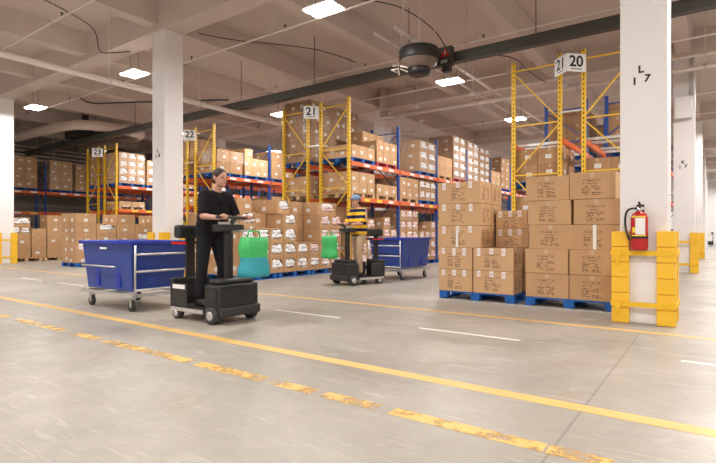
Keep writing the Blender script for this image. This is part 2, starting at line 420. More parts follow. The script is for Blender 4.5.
# ---- painted lines on the floor
def stripe(name, x0, x1, y, w, m, lab):
    b = MB(); x = x0; n = max(1, int((x1-x0)/1.0))
    b.box(x0, x1, y-w/2, y+w/2, .0005, .002)
    return tag(b.build(name, m), lab, 'floor line', kind='structure')
stripe('trim_1', -28, 11, 3.24, .125, M['yline'], 'long solid yellow line across the foreground floor')
stripe('trim_2', -28, 11, 6.13, .10, M['yline'], 'thin solid yellow line in front of the pallets')
def ratio(u): t = (u-358)/497; return (-.5835+.812*t)/(.812+.5835*t)
n = 3
for x in (-13.4, -11.5, -9.5, -7.2, -4.95, -2.7, -.23, 2.1):
    stripe('trim_%d' % n, x, x+1.13, 4.93, .05, M['wline'], 'short white floor dash in the middle of the driving lane'); n += 1
for u0, u1 in ((-40, -12), (0, 8), (18, 36), (40, 63), (75, 98), (106, 190), (198, 264), (274, 314), (324, 378), (392, 545), (548, 612), (640, 700)):
    stripe('trim_%d' % n, ratio(u0)*2.53, ratio(u1)*2.53, 2.53, .115, M['yworn'], 'worn broken yellow floor dash nearest the viewer'); n += 1

# ------------------------------------------------------------------ ceiling services
def fixture(x, y, z, lab, vis=True):
    e = tag(empty('ceiling_light', (x, y, z)), lab, 'light', 'twin LED ceiling lights')
    MB().box(x-.34, x+.34, y-.23, y+.23, z+.035, z+.07).box(x-.06, x+.06, y-.1, y+.1, z+.07, z+.13).build('housing', M['sign'], e, bevel=.008)
    for s in (-1, 1): MB().box(x-.33, x+.33, y+s*.125-.09, y+s*.125+.09, z+.005, z+.034).build('diffuser', M['lamp'], e, bevel=.01)
    for s in (-.2, .2): MB().tube([(x+s, y, z+.07), (x+s, y, JZ)], .006, 5).build('hanger', M['cable'], e)
    L = bpy.data.lights.new('lamp_light', 'AREA'); L.shape = 'RECTANGLE'; L.size = .58; L.size_y = .38; L.energy = 165; L.color = (1, .955, .905)
    o = bpy.data.objects.new('lamp_light', L); COL.objects.link(o); o.location = (0, 0, -.01); o.parent = e
xn = {-18.7: 'far left', -12.6: 'left', -6.05: 'middle', .6: 'right', 6.5: 'far right'}
yn = {-9.8: 'ninth', -4.2: 'behind', 1.7: 'overhead', 7.3: 'first', 12.85: 'second', 18.5: 'third', 24.2: 'fourth', 29.9: 'fifth', 35.6: 'sixth', 41.3: 'seventh', 47: 'eighth', 53: 'tenth'}  # the row next to the back wall is added to brighten that wall
for x in xn:
    for y in yn:
        if x < -15 and y > 20: continue
        if x < -10 and y > 50: continue
        fixture(x, y, 5.3, 'bright twin LED ceiling light, %s aisle, %s from the front' % (xn[x], yn[y]))
def pipe(name, p0, p1, r, m, lab, cat='pipe', hang=None, group=None, heads=0):
    e = tag(empty(name, p0), lab, cat, group)
    b = MB().tube([p0, p1], r, 12)
    b.build('pipe_run', m, e)
    P0, P1 = Vector(p0), Vector(p1); L = (P1-P0).length; d = (P1-P0)/L
    if hang:
        t = .7
        while t < L:
            q = P0 + d*t
            MB().tube([tuple(q), (q.x, q.y, CZ)], .006, 5).build('hanger_rod', M['pipe'], e)
            MB().tube([tuple(q-d*.03), tuple(q+d*.03)], r+.012, 10).build('pipe_clamp', M['galv'], e)
            t += hang
    if heads:
        t = 1.1
        while t < L:
            q = P0 + d*t
            MB().tube([tuple(q), (q.x, q.y, q.z+.085)], .012, 6).tube([(q.x, q.y, q.z+.08), (q.x, q.y, q.z+.095)], .03, 8).build('sprinkler_head', M['darkmetal'], e)
            t += heads
    return e
pipe('water_pipe', (-12.0, -10, 4.78), (-12.0, 40, 4.78), .075, M['pipe'], 'thick white pipe running from upper left behind the column', hang=2.6)
for i, y in enumerate((1.6, 4.74, 7.86, 10.9, 13.6, 19.2, 22.4, 28.5, 31.6, 37.8)):
    pipe('sprinkler_pipe', (-28.5, y, 5.5), (11.5, y, 5.5), .019, M['pipe'], 'thin white sprinkler pipe crossing under the ceiling, %s from the front' % ('nearest', 'second', 'third', 'fourth', 'fifth', 'sixth', 'seventh', 'eighth', 'ninth', 'tenth')[i], 'pipe', 3.3, 'thin sprinkler pipes', 3.3)
pipe('conduit', (-5.75, 9.4, 5.62), (-5.75, 44, 5.62), .045, M['pipe'], 'white conduit alongside the lights of the middle aisle', hang=3)
pipe('conduit', (-6.3, 9.4, 5.62), (-6.3, 44, 5.62), .03, M['pipe'], 'thinner white conduit left of the middle aisle lights', hang=3)
pipe('service_pipe', (-9.9, 15.2, 5.25), (11, 15.2, 5.25), .06, M['pipe'], 'horizontal white pipe in front of the second girder', hang=3)
pipe('service_pipe', (-9.9, 14.8, 5.45), (11, 14.8, 5.45), .035, M['pipe'], 'thinner white pipe just above the horizontal pipe', hang=3)
for i in range(4):
    pipe('wall_pipe', (-27.7-.1*i, -5, 4.75+.22*i), (-27.7-.1*i, 40, 4.75+.22*i), .045, M['duct'], 'wall pipe above the leftmost rack, %s from the bottom' % ('first', 'second', 'third', 'topmost')[i], hang=4, group='wall pipes')
for i, (y, z) in enumerate(((29, 5.1), (33, 5.3), (38, 5.0), (41, 5.2), (46, 5.1))):
    pipe('roof_pipe', (-6, y, z), (11, y, z), .05, M['pipe'], 'white pipe under the distant ceiling, %s of five going back' % ('first', 'second', 'third', 'fourth', 'last')[i], hang=4, group='distant pipes')
# vertical elbow duct beyond row 21
b = MB().tube([(-10.1, 15.7, 6.495), (-10.1, 15.7, 5.7), (-10.0, 15.6, 5.35), (-9.6, 15.4, 5.1)], .16, 14)
tag(b.build('duct_elbow', M['duct']), 'round duct elbow dropping from the ceiling beyond the row 21 sign', 'duct')
# U-shaped round duct at the left
pts = [(-26.3, 9.3, 6.4), (-26.3, 9.3, 5.7), (-26.1, 9.3, 5.5), (-25.7, 9.3, 5.42), (-24, 9.3, 5.42), (-21.6, 9.4, 5.42), (-20.8, 9.6, 5.42), (-20.4, 10.0, 5.42), (-20.3, 10.6, 5.42), (-20.3, 11.6, 5.42), (-20.6, 12.2, 5.42), (-21.4, 12.5, 5.42), (-26.6, 12.5, 5.42)]
tag(MB().tube(pts, .2, 18).build('air_duct', M['duct']), 'fat round air duct looping under the ceiling above row 23', 'duct')
e = tag(empty('unit_heater', (-22.6, 10.8, 5.3)), 'dark square unit heater hung inside the duct loop', 'heater')
MB().box(-23.2, -22, 10.2, 11.4, 5.2, 5.6).build('heater_body', M['darkmetal'], e, bevel=.02)
MB().box(-22.7, -22.5, 10.7, 10.9, 5.6, CZ).build('heater_hanger', M['darkmetal'], e)
# dark steel rail crossing the ceiling
b = MB()
YB = 10.46
b.box(-28.6, 11.7, YB-.09, YB+.09, 4.93, 4.955).box(-28.6, 11.7, YB-.09, YB+.09, 5.13, 5.155).box(-28.6, 11.7, YB-.012, YB+.012, 4.94, 5.14).box(-28.6, 11.7, YB-.085, YB-.06, 4.94, 5.14)
e = tag(empty('steel_rail', (-8, YB, 4.9)), 'long dark olive steel rail hung across the ceiling in front of racks', 'rail')
b.build('rail_profile', M['olive'], e)
for x in range(-27, 12, 3): MB().tube([(x, YB, 5.15), (x, YB, CZ)], .009, 6).build('hanger_rod', M['darkmetal'], e)
# round fan unit
fx, fy = -5.32, 9.72
e = tag(empty('ceiling_fan_unit', (fx, fy, 4.7)), 'round dark ceiling fan unit hanging beside the warning sign', 'fan')
MB().lathe((fx, fy, 0), [(.36, 4.86), (.43, 4.87), (.44, 4.9), (.44, 5.10), (.42, 5.13), (.3, 5.14)], 36).build('drum_casing', M['darkmetal'], e)
MB().lathe((fx, fy, 0), [(.26, 4.70), (.29, 4.72), (.41, 4.84), (.42, 4.87), (.3, 4.88)], 36).build('air_diffuser', M['brown'], e)
MB().lathe((fx, fy, 0), [(.12, 4.56), (.22, 4.57), (.25, 4.60), (.25, 4.72), (.2, 4.76)], 30).build('motor_housing', M['black'], e)
for i in range(6): a = i*PI/3; MB().tube([(fx+.38*math.cos(a), fy+.38*math.sin(a), 5.1), (fx+.40*math.cos(a), fy+.40*math.sin(a), CZ)], .005, 5).build('suspension_wire', M['pipe'], e)
curve('power_cable', [(fx-.35, fy, 5.1), (fx-.5, fy, 5.5), (fx-.45, fy, 6.1), (fx-.3, fy, 6.5)], .012, M['pipe'], e)
b = MB()
for i in range(7):
    a = random.random()*6; b.box(-.09, .09, -.015, .015, -.01, .01, T=Matrix.Translation((fx-.33+.12*math.cos(a), fy-.3+.06*math.sin(a), 4.62+random.random()*.2)) @ Matrix.Rotation(a, 4, 'Y') @ Matrix.Rotation(a*2, 4, 'Z'))
b.build('bracket', M['pipe'], e)
# warning box on the rail
e = tag(empty('electrical_box', (-4.9, 10.3, 5.0)), 'grey electrical box with a red warning triangle on the dark rail', 'electrical box')
MB().box(-5.07, -4.76, 10.18, 10.34, 4.83, 5.25).build('box_body', M['olive'], e, bevel=.01)
t = MB(); t.v += [(-5.04, 10.175, 5.02), (-4.79, 10.175, 5.02), (-4.915, 10.175, 5.22)]; t.face([0, 1, 2]); t.build('warning_triangle', M['warnred'], e)
t = MB(); t.v += [(-4.90, 10.172, 5.16), (-4.935, 10.172, 5.10), (-4.91, 10.172, 5.10), (-4.925, 10.172, 5.04), (-4.885, 10.172, 5.115), (-4.91, 10.172, 5.115)]; t.face(list(range(6))); t.build('lightning_symbol', M['paper'], e)
MB().box(-5.02, -4.86, 10.172, 10.178, 4.88, 4.96).build('rating_plate', M['galv'], e)
MB().box(-5.0, -4.82, 10.2, 10.34, 4.70, 4.83).build('lower_box', M['darkmetal'], e)
# cables
def cable(pts, lab, r=.012): tag(curve('cable', pts, r, M['cable']), lab, 'cable')
cable([(-12.3, 3.9, 6.48), (-12.6, 5.3, 6.45), (-13.0, 6.3, 6.42), (-13.15, 6.58, 6.3), (-13.15, 6.62, 5.85), (-13.0, 6.7, 5.77), (-12.3, 7.0, 5.77)], 'black cable looping down the first girder at upper left')
cable([(-17.6, 8.2, 5.72), (-17.3, 8.3, 5.45), (-16, 8.6, 5.35), (-14, 9.5, 5.3), (-12.4, 10.3, 5.25)], 'thick black cable sagging behind the left column', .025)
cable([(-10.6, 7.7, 6.1), (-10, 8.3, 5.95), (-9, 9.2, 5.9), (-8, 9.8, 5.7), (-7.4, 10.2, 5.4)], 'black cable crossing the joists left of row 21 sign')
cable([(-6.9, 9.2, 6.49), (-6.2, 9.8, 6.47), (-5.6, 10.1, 6.1), (-5.1, 10.3, 5.6), (-4.95, 10.3, 5.25)], 'black cable running down to the warning box')
cable([(-4.6, 10.35, 5.0), (-4.3, 11, 5.2), (-4.0, 12.4, 5.45), (-4.0, 13, 5.3), (-3.9, 14.6, 5.35)], 'black cable running from the warning box towards row 20')
cable([(-9.6, 10.5, 4.95), (-11, 10.4, 4.8), (-12.5, 10.6, 5.0), (-14, 10.5, 4.95)], 'black cable drooping under the rail between rows 21 and 22')
for i, (x, y) in enumerate(((-6.1, 14.6), (-8.3, 15.0), (-3.6, 15.3), (-9.2, 17))):
    e = tag(empty('smoke_detector', (x, y, 5.4)), 'small white ceiling device, %s of four beyond the fan' % ('first', 'second', 'third', 'last')[i], 'detector', 'small ceiling devices')
    MB().lathe((x, y, 0), [(.05, 5.35), (.1, 5.38), (.1, 5.42), (.04, 5.45)], 14).build('sensor', M['sign'], e)
    MB().tube([(x, y, 5.44), (x, y, CZ)], .008, 5).build('stem', M['pipe'], e)

# ------------------------------------------------------------------ fire extinguisher
ex, ey = -.715, 6.70-.1
e = tag(empty('fire_extinguisher', (ex, ey, .88)), 'red fire extinguisher hung on the nearest white column', 'fire extinguisher')
MB().lathe((ex, ey, 0), [(.05, .865), (.083, .87), (.09, .885), (.09, 1.24), (.075, 1.285), (.04, 1.31), (.03, 1.32)], 28).build('cylinder', M['red'], e)
MB().lathe((ex, ey, 0), [(.028, 1.31), (.028, 1.36), (.018, 1.37)], 14).build('valve', M['chrome'], e)
MB().bar((ex+.01, ey, 1.37), (ex+.01, ey-.13, 1.375), .022, .008).bar((ex+.01, ey+.02, 1.375), (ex+.01, ey-.14, 1.42), .022, .008).build('handle', M['black'], e)
MB().lathe((ex+.035, ey-.02, 1.35), [(.016, -.008), (.018, 0), (.016, .01)], 12, axis='Y').build('gauge', M['paper'], e)
curve('hose', [(ex-.02, ey-.02, 1.35), (ex-.10, ey-.03, 1.36), (ex-.145, ey-.03, 1.28), (ex-.14, ey-.03, 1.12), (ex-.11, ey-.05, 1.02), (ex-.095, ey-.05, .98)], .012, M['black'], e)
def arc_label(name, z0, z1, a0, a1, m):
    b = MB(); n = 8; 
    for i in range(n+1):
        a = a0 + (a1-a0)*i/n
        for z in (z0, z1): b.v.append((ex+.0915*math.sin(a), ey-.0915*math.cos(a), z))
    for i in range(n): b.face([2*i, 2*i+2, 2*i+3, 2*i+1], 0, True)
    return b.build(name, m, e)
arc_label('white_label', 1.05, 1.24, -.35, .8, M['paper']); arc_label('yellow_label', 1.07, 1.13, -.8, -.36, M['yellowpaper'])
arc_label('yellow_band', 1.245, 1.262, -.9, .9, M['yellowpaper']); arc_label('retaining_strap', 1.0, 1.028, -1.5, 1.5, M['black']); arc_label('yellow_tag', 1.03, 1.045, -.9, .9, M['yellowpaper'])
MB().box(ex-.04, ex+.04, ey+.08, ey+.1, .95, 1.4).build('wall_bracket', M['black'], e)

# ------------------------------------------------------------------ racks
LV = (2.03, 3.03)
def rack(name, lines, ys, levels, sign, lab, signpos, htop=4.88, hin=4.5, yellow_end=True, skip=()):
    cx = (lines[0][0]+lines[-1][1])/2
    root = tag(empty('pallet_rack', (cx, ys[0], 0)), lab, 'rack')
    for li, (x0, x1) in enumerate(lines):
        for k, y in enumerate(ys):
            end = (k == 0 and yellow_end); mp = M['yellow'] if end else M['blue']; mb_ = M['yplain'] if end else M['bplain']
            ht = htop if end else hin
            for x in (x0+.04, x1-.04):
                b = MB(); w = .04                                   # C-section post on a foot plate
                b.box(x-w, x+w, y-.035, y-.03, .01, ht).box(x-w, x-w+.006, y-.03, y+.035, .01, ht).box(x+w-.006, x+w, y-.03, y+.035, .01, ht)
                b.box(x-.07, x+.07, y-.06, y+.06, 0, .012)
                b.build('upright', mp, root, origin=(x, y, 0))
            b = MB(); zs = [.25, 1.15, 2.1, 3.05, 3.75, ht-.22]; s = 0
            xa, xb = x0+.05, x1-.05
            zz = [.3, 1.2, 2.35, 3.45, ht-.2]
            for i, z in enumerate(zz):
                b.bar((xa, y, z), (xb, y, z), .028)
            for i in range(len(zz)-1):
                p, q = (xb, xa) if (i+li) % 2 else (xa, xb)
                b.bar((p, y+.004, zz[i]+.04), (q, y+.004, zz[i+1]-.04), .026)
            b.build('frame_brace', mb_, root)
        for k in range(len(ys)-1):
            for z in levels:
                if (li, k, z) in skip: continue
                for x, s in ((x0, -1), (x1, 1)):
                    b = MB().box(x-.028, x+.028, ys[k]+.045, ys[k+1]-.045, z-.06, z+.06)
                    b.box(x-.035, x+.035, ys[k]+.036, ys[k]+.05, z-.1, z+.08).box(x-.035, x+.035, ys[k+1]-.05, ys[k+1]-.036, z-.1, z+.08)
                    o = b.build('beam', M['orange'], root)
                    if x == x1 and li == len(lines)-1:
                        for q in (.3, .55, .8):
                            yy = ys[k] + (ys[k+1]-ys[k])*q
                            MB().box(x+.0285, x+.031, yy-.14, yy+.14, z-.035, z+.035).build('location_label', M['yellowpaper'] if (k+int(q*10)) % 2 and z < 2.5 else M['paper'], o)
                for q in (.12, .32, .68, .88):
                    yy = ys[k] + (ys[k+1]-ys[k])*q
                    if lab.find('row 20') > 0 and k == 0 or q in (.32, .68):
                        MB().box(x0+.03, x1-.03, yy-.03, yy+.03, z+.0, z+.055).build('pallet_support', M['galv'], root)
    if len(lines) > 1:
        for z in (1.6, 3.62): MB().bar((lines[0][1]-.03, ys[0]-.045, z), (lines[1][0]+.03, ys[0]-.045, z), .05, .03).build('row_spacer', M['galv'], root)
    if sign:                                                # V-shaped number sign held out in front of the end frame
        ax, w2 = signpos; y = 10.6; z = 4.52; th = PI/4; Lp = .43
        for sd, num in ((1, sign), (-1, w2)):
            T = Matrix.Translation((ax, y, z)) @ Matrix.Rotation(th*sd, 4, 'Z')
            x0s, x1s = (0, Lp) if sd > 0 else (-Lp, 0)
            o = MB().box(x0s, x1s, 0, .006, -.18, .18, T=T).build('row_sign', M['sign'], root)
            text('sign_number', num, .31, T @ Vector(((x0s+x1s)/2, -.002, .02)), (PI/2, 0, th*sd), M['signink'], o, bold=.007)
            MB().box((x0s+x1s)/2-.12, (x0s+x1s)/2+.12, -.003, 0, -.135, -.118, T=T).build('sign_underline', M['signink'], o)
        MB().bar((ax+.27, y+.29, z+.1), (ax+.27, ys[0]-.03, z+.1), .02).bar((ax-.27, y+.29, z+.1), (ax-.27, ys[0]-.03, z+.1), .02).build('sign_bracket', M['galv'], root)
    return root
Y0 = [11.1, 13.75, 16.45, 19.15, 21.8, 24.5, 27.2, 29.9]
rack('r20', [(-3.71, -2.64), (-2.25, -1.18)], Y0[:7], LV, '20', 'yellow and blue pallet rack row 20 right of the middle aisle', (-2.436, '21'))
rack('r21', [(-10.82, -9.76), (-9.34, -8.25)], Y0[:7], LV, '21', 'yellow and blue pallet rack row 21 in the picture centre', (-9.52, '22'))
rack('r22', [(-16.67, -15.6), (-15.2, -14.1)], Y0[:4], LV, '22', 'yellow and blue pallet rack row 22 right of the left column', (-15.18, '23'))
rack('r23', [(-23.05, -22.0), (-21.55, -20.5)], Y0[:4], LV, '23', 'yellow and blue pallet rack row 23 at left', (-21.6, '24'))
rack('r24', [(-27.5, -26.4)], [5.45, 8.1, 10.75, 13.4, 16.1], LV, None, 'blue and orange pallet rack against the dark left wall', None, yellow_end=False)

# ------------------------------------------------------------------ pallets
def pallet(x0, x1, y0, y1, z, m, lab, group, parts=False):
    """boards run along Y on top, blocks below"""
    cx, cy = (x0+x1)/2, (y0+y1)/2
    top, blk, bot = MB(), MB(), MB(); w = x1-x0; d = y1-y0
    e = tag(empty('pallet', (cx, cy, z)), lab, 'pallet', group) if parts else None
    nb = 7
    boards = []
    for i in range(nb):
        a = y0 + i*(d-.11)/(nb-1); boards.append((x0, x1, a, a+.10, z+.108, z+.13))
    skid = []
    for a in (x0, cx-.05, x1-.10): skid.append((a, a+.10, y0, y1, z+.0, z+.018))
    blocks = [(a, a+.14, b_, b_+.12, z+.018, z+.108) for a in (x0, cx-.07, x1-.14) for b_ in (y0, cy-.06, y1-.12)]
    rails = [(x0, x1, b_, b_+.10, z+.062, z+.108) for b_ in (y0, cy-.05, y1-.10)]
    if parts:
        for q in boards: MB().box(*q).build('deck_board', m, e)
        for q in blocks: MB().box(*q).build('block', m, e, bevel=.004)
        for q in skid: MB().box(*q).build('bottom_board', m, e)
        return e
    b = MB()
    for q in boards+skid+blocks: b.box(*q)
    return tag(b.build('pallet', m, origin=(cx, cy, z)), lab, 'pallet', group)

# ------------------------------------------------------------------ cartons
BOX = []          # every carton of the place is first listed, then built according to how large it shows
def carton(cx, cy, z, sx, sy, sz, style='label', lab='', group='', yaw=None, tone=None, face='X'):
    BOX.append(dict(c=(cx, cy), z=z, s=(sx, sy, sz), style=style, lab=lab, group=group,
                    yaw=random.uniform(-.012, .012) if yaw is None else yaw, tone=random.random() if tone is None else tone, face=face))
ORD = ('bottom', 'second', 'third', 'fourth', 'fifth', 'sixth')
NTH = ('first', 'second', 'third', 'fourth', 'fifth', 'sixth', 'seventh', 'eighth')
GARM = {}
def load(x1, dx, y0, y1, z, nx, ny, nz, where, group, style='label', tone=(.2, .8), pal='bluewood', hts=None, rag=0, pz=True):
    x0 = x1 - dx
    if pz:
        pallet(x0, x1, y0, y1, z, M[pal], '%s pallet under cartons, %s' % ({'bluewood': 'blue', 'wood': 'raw wood', 'redwood': 'red'}[pal], where), 'pallets in the racks')
        z += .131
    t0 = random.uniform(*tone)
    sx, sy = dx/nx, (y1-y0)/ny
    sz = hts or .33
    for i in range(nx):
        for j in range(ny):
            n = nz - (random.randint(0, rag) if rag else 0)
            for k in range(n):
                xw = '' if nx == 1 else ('aisle side, ' if i == nx-1 else ('inner side, ' if i == 0 else 'middle, '))
                lab = '%s carton, %s tier, %s%s column, %s' % ({'label': 'brown', 'plain': 'plain', 'open': 'cut-open'}[style], ORD[k], xw, NTH[j], where)
                st = style
                if style == 'open' and i < nx-1: st = 'plain'
                carton(x0+sx*(i+.5), y0+sy*(j+.5), z+k*sz, sx-.008, sy-.012, sz-.004, st, lab, group, tone=min(1, max(0, t0+random.uniform(-.12, .12))))
LZ1, LZ2 = 2.09, 3.09
def rk(row, k, lev, half, *, line='R', **kw):
    x1 = {('20', 'L'): -2.66, ('20', 'R'): -1.2, ('21', 'L'): -9.78, ('21', 'R'): -8.27, ('22', 'L'): -15.62, ('22', 'R'): -14.12, ('23', 'L'): -22.02, ('23', 'R'): -20.52}[(row, line)]
    ya = Y0[k] + .10; yb = Y0[k+1] - .10; mid = (ya+yb)/2
    y0, y1 = (ya, mid-.05) if half == 0 else ((mid+.05, yb) if half == 1 else (ya, yb))
    z = {0: .0, 1: LZ1, 2: LZ2}[lev]
    bay = 'bay ' + ('one', 'two', 'three', 'four', 'five', 'six')[k]; rw = {'20': 'twenty', '21': 'twenty-one', '22': 'twenty-two', '23': 'twenty-three'}[row]
    where = 'row %s %s %s%s' % (rw, {0: 'floor', 1: 'low beam', 2: 'top beam'}[lev], bay, {0: ' near', 1: ' far', 2: ''}[half]) + (' rear' if line == 'L' else '')
    load(x1, 1.04, y0, y1, z, where=where, group='cartons in row ' + row, **kw)
# row 21, aisle side
rk('21', 0, 2, 0, nx=2, ny=3, nz=1, style='label', tone=(.85, 1), hts=.36)
rk('21', 0, 2, 1, nx=2, ny=3, nz=3, style='label', tone=(.5, .7), hts=.33, rag=1, pal='redwood')
rk('21', 0, 2, 2, line='L', nx=2, ny=5, nz=5, style='label', tone=(.05, .2), hts=.37)
rk('21', 0, 1, 0, nx=2, ny=3, nz=2, style='label', tone=(.6, .8), hts=.3, pal='wood')
rk('21', 0, 1, 1, nx=2, ny=3, nz=1, style='label', tone=(.6, .8), hts=.34, pal='wood')
rk('21', 0, 1, 0, line='L', nx=2, ny=3, nz=2, style='label', tone=(.6, .8), hts=.28, pal='wood')
rk('21', 0, 0, 0, nx=2, ny=3, nz=5, style='open', tone=(.5, .6), hts=.34, rag=1)
rk('21', 0, 0, 1, nx=2, ny=3, nz=4, style='open', tone=(.5, .6), hts=.36, rag=1)
rk('21', 1, 2, 1, nx=2, ny=2, nz=3, style='open', tone=(.3, .4), hts=.36)
rk('21', 1, 1, 0, nx=2, ny=3, nz=2, style='label', tone=(.6, .8), hts=.34, pal='wood')
rk('21', 1, 1, 1, nx=2, ny=3, nz=2, style='open', tone=(.4, .6), hts=.34)
rk('21', 1, 0, 0, nx=2, ny=3, nz=5, style='open', tone=(.5, .6), hts=.34)
rk('21', 1, 0, 1, nx=2, ny=3, nz=4, style='open', tone=(.3, .5), hts=.34, rag=1)
rk('21', 2, 2, 0, nx=2, ny=2, nz=2, style='plain', tone=(.8, .95), hts=.36, pal='wood')
rk('21', 2, 2, 1, nx=2, ny=2, nz=5, style='open', tone=(.05, .15), hts=.335, pal='redwood')
rk('21', 2, 1, 0, nx=2, ny=3, nz=2, style='open', tone=(.4, .6), hts=.34)
rk('21', 2, 0, 0, nx=1, ny=3, nz=4, style='open', tone=(.4, .6), hts=.34)
rk('21', 3, 2, 0, nx=2, ny=2, nz=5, style='open', tone=(.3, .45), hts=.33)
rk('21', 3, 2, 1, nx=2, ny=2, nz=5, style='open', tone=(.3, .45), hts=.32)
rk('21', 4, 2, 0, nx=1, ny=2, nz=2, style='label', tone=(.7, .9), hts=.36, pal='wood')
rk('21', 4, 2, 1, nx=2, ny=2, nz=4, style='label', tone=(.0, .1), hts=.37)
rk('21', 5, 2, 0, nx=1, ny=2, nz=4, style='open', tone=(.1, .3), hts=.36)
rk('21', 3, 1, 0, nx=1, ny=2, nz=2, style='label', tone=(.1, .3), hts=.36)
# row 20
rk('20', 1, 2, 0, line='L', nx=2, ny=2, nz=3, style='plain', tone=(.1, .2), hts=.35)
rk('20', 1, 2, 0, line='R', nx=2, ny=2, nz=3, style='plain', tone=(.2, .3), hts=.38)
rk('20', 1, 2, 1, line='R', nx=2, ny=2, nz=3, style='plain', tone=(.3, .5), hts=.33)
rk('20', 0, 1, 0, line='L', nx=2, ny=2, nz=2, style='label', tone=(.2, .3), hts=.36)
rk('20', 0, 1, 0, line='R', nx=2, ny=2, nz=1, style='label', tone=(.2, .4), hts=.4)
rk('20', 0, 0, 0, line='L', nx=2, ny=2, nz=5, style='label', tone=(.4, .5), hts=.35)
rk('20', 2, 2, 0, line='L', nx=2, ny=1, nz=3, style='plain', tone=(.1, .2), hts=.38)
# row 22
rk('22', 0, 2, 0, line='L', nx=2, ny=3, nz=4, style='plain', tone=(.1, .3), hts=.34)
rk('22', 0, 2, 0, nx=2, ny=2, nz=2, style='label', tone=(.2, .4), hts=.40, rag=1)
rk('22', 0, 2, 1, nx=2, ny=3, nz=3, style='label', tone=(.7, .85), hts=.33, rag=1)
rk('22', 0, 2, 1, line='L', nx=2, ny=2, nz=4, style='plain', tone=(.1, .3), hts=.30)
rk('22', 1, 2, 0, nx=2, ny=2, nz=3, style='label', tone=(.6, .8), hts=.36)
rk('22', 1, 1, 0, nx=2, ny=3, nz=1, style='label', tone=(.6, .9), hts=.3, pal='wood')
rk('22', 0, 1, 1, line='L', nx=2, ny=3, nz=1, style='label', tone=(.6, .9), hts=.3, pal='wood')
# row 23
rk('23', 0, 2, 0, nx=2, ny=3, nz=4, style='open', tone=(.5, .6), hts=.33)
rk('23', 0, 2, 1, nx=2, ny=2, nz=3, style='open', tone=(.5, .6), hts=.37)
rk('23', 0, 2, 0, line='L', nx=2, ny=2, nz=4, style='label', tone=(.5, .6), hts=.34)
rk('23', 0, 1, 0, nx=1, ny=4, nz=1, style='label', tone=(.5, .9), hts=.22, pal='wood')
rk('23', 1, 2, 0, nx=2, ny=2, nz=3, style='label', tone=(.6, .9), hts=.3)
rk('23', 1, 1, 0, nx=1, ny=3, nz=2, style='label', tone=(.2, .5), hts=.3)
# row 24
def r24(y0, y1, z, nx, ny, nz, w, **kw): load(-26.42, 1.04, y0, y1, z, nx, ny, nz, 'left wall rack ' + w, 'cartons in the left wall rack', **kw)
r24(9.35, 10.4, LZ2, 2, 2, 4, 'load before blue post', tone=(.5, .6), hts=.37)
r24(10.95, 12.0, LZ2, 2, 2, 4, 'load after blue post', tone=(.5, .6), hts=.36)
r24(12.15, 13.2, LZ2, 2, 2, 4, 'second load after post', tone=(.45, .55), hts=.34)
r24(13.6, 14.7, LZ2, 2, 2, 3, 'beyond the row 23 frame', tone=(.3, .5), hts=.34)
# staging stacks on the floor at the rack ends
HS = [4, 3, 3, 4, 2, 2, 4, 4]
G21 = 'cartons staged before row 21'
for j, (px, py) in enumerate(((-9.62, 7.3), (-9.62, 8.5), (-9.62, 9.7), (-10.85, 7.45), (-10.85, 8.62), (-10.85, 9.78))):
    pallet(px, px+1.2, py, py+1.14, 0, M['bluewood'], 'blue pallet under the staged cartons, %s of the %s' % (('nearest', 'middle', 'farthest')[j % 3], 'aisle side' if j < 3 else 'rear side'), 'blue pallets before row 21', parts=(j < 3))
for j in range(8):
    y = 7.3 + .45*(j+.5)
    for k in range(HS[j]):
        carton(-8.70, y, .131+k*.355, .57, .435, .35, 'open', 'cut-open carton of bagged garments, %s tier, %s column, stack before row 21' % (ORD[k], NTH[j]), G21, tone=random.uniform(.45, .6))
    for i, xx in enumerate((-9.31, -9.98, -10.6)):
        if i == 2 and j == 0: continue
        n = (4, 5, 4, 5)[(i+j) % 4] if j else (4, 4, 5)[i]
        if xx < -10.3: n = 4
        for k in range(n):
            carton(xx, y, .131+k*.355, .58, .435, .35, 'label', 'brown carton, %s tier, %s column, %s behind the garment cartons' % (ORD[k], NTH[j], NTH[i]+' row'), G21, tone=random.uniform(.4, .6))
carton(-8.85, 10.45, .131+4*.355, .62, .8, .34, 'open', 'large open carton topping the far end of the garment stack', G21, tone=.6, yaw=.03)
carton(-9.05, 8.85, .131+4*.355, .9, .42, .33, 'open', 'long carton lying on top of the fourth garment column', G21, tone=.6, yaw=-.03)
G22 = 'cartons staged before row 22'
for j in range(3): pallet(-17.25, -16.25, 7.5+1.15*j, 8.6+1.15*j, 0, M['bluewood'], 'blue pallet before row 22, %s of three' % ('nearest', 'middle', 'farthest')[j], 'blue pallets before row 22')
for j in range(5):
    for i in range(2):
        for k in range((5, 4, 5, 4, 5)[j]):
            carton(-17.02+.47*i, 7.5+.66*(j+.5), .131+k*.315, .45, .64, .31, 'open' if (i == 1 and (j+k*2) % 5 == 2) else 'label', 'brown carton, %s tier, %s column, %s stack before row 22' % (ORD[k], NTH[j], 'front of' if i else 'back of'), G22, tone=random.uniform(.4, .75))
G23 = 'cartons staged before row 23'
pallet(-22.0, -21.0, 7.35, 8.45, 0, M['wood'], 'raw wood pallet before row 23, nearer one', 'wood pallets before row 23')
pallet(-22.0, -21.0, 8.5, 9.6, 0, M['wood'], 'raw wood pallet before row 23, farther one', 'wood pallets before row 23')
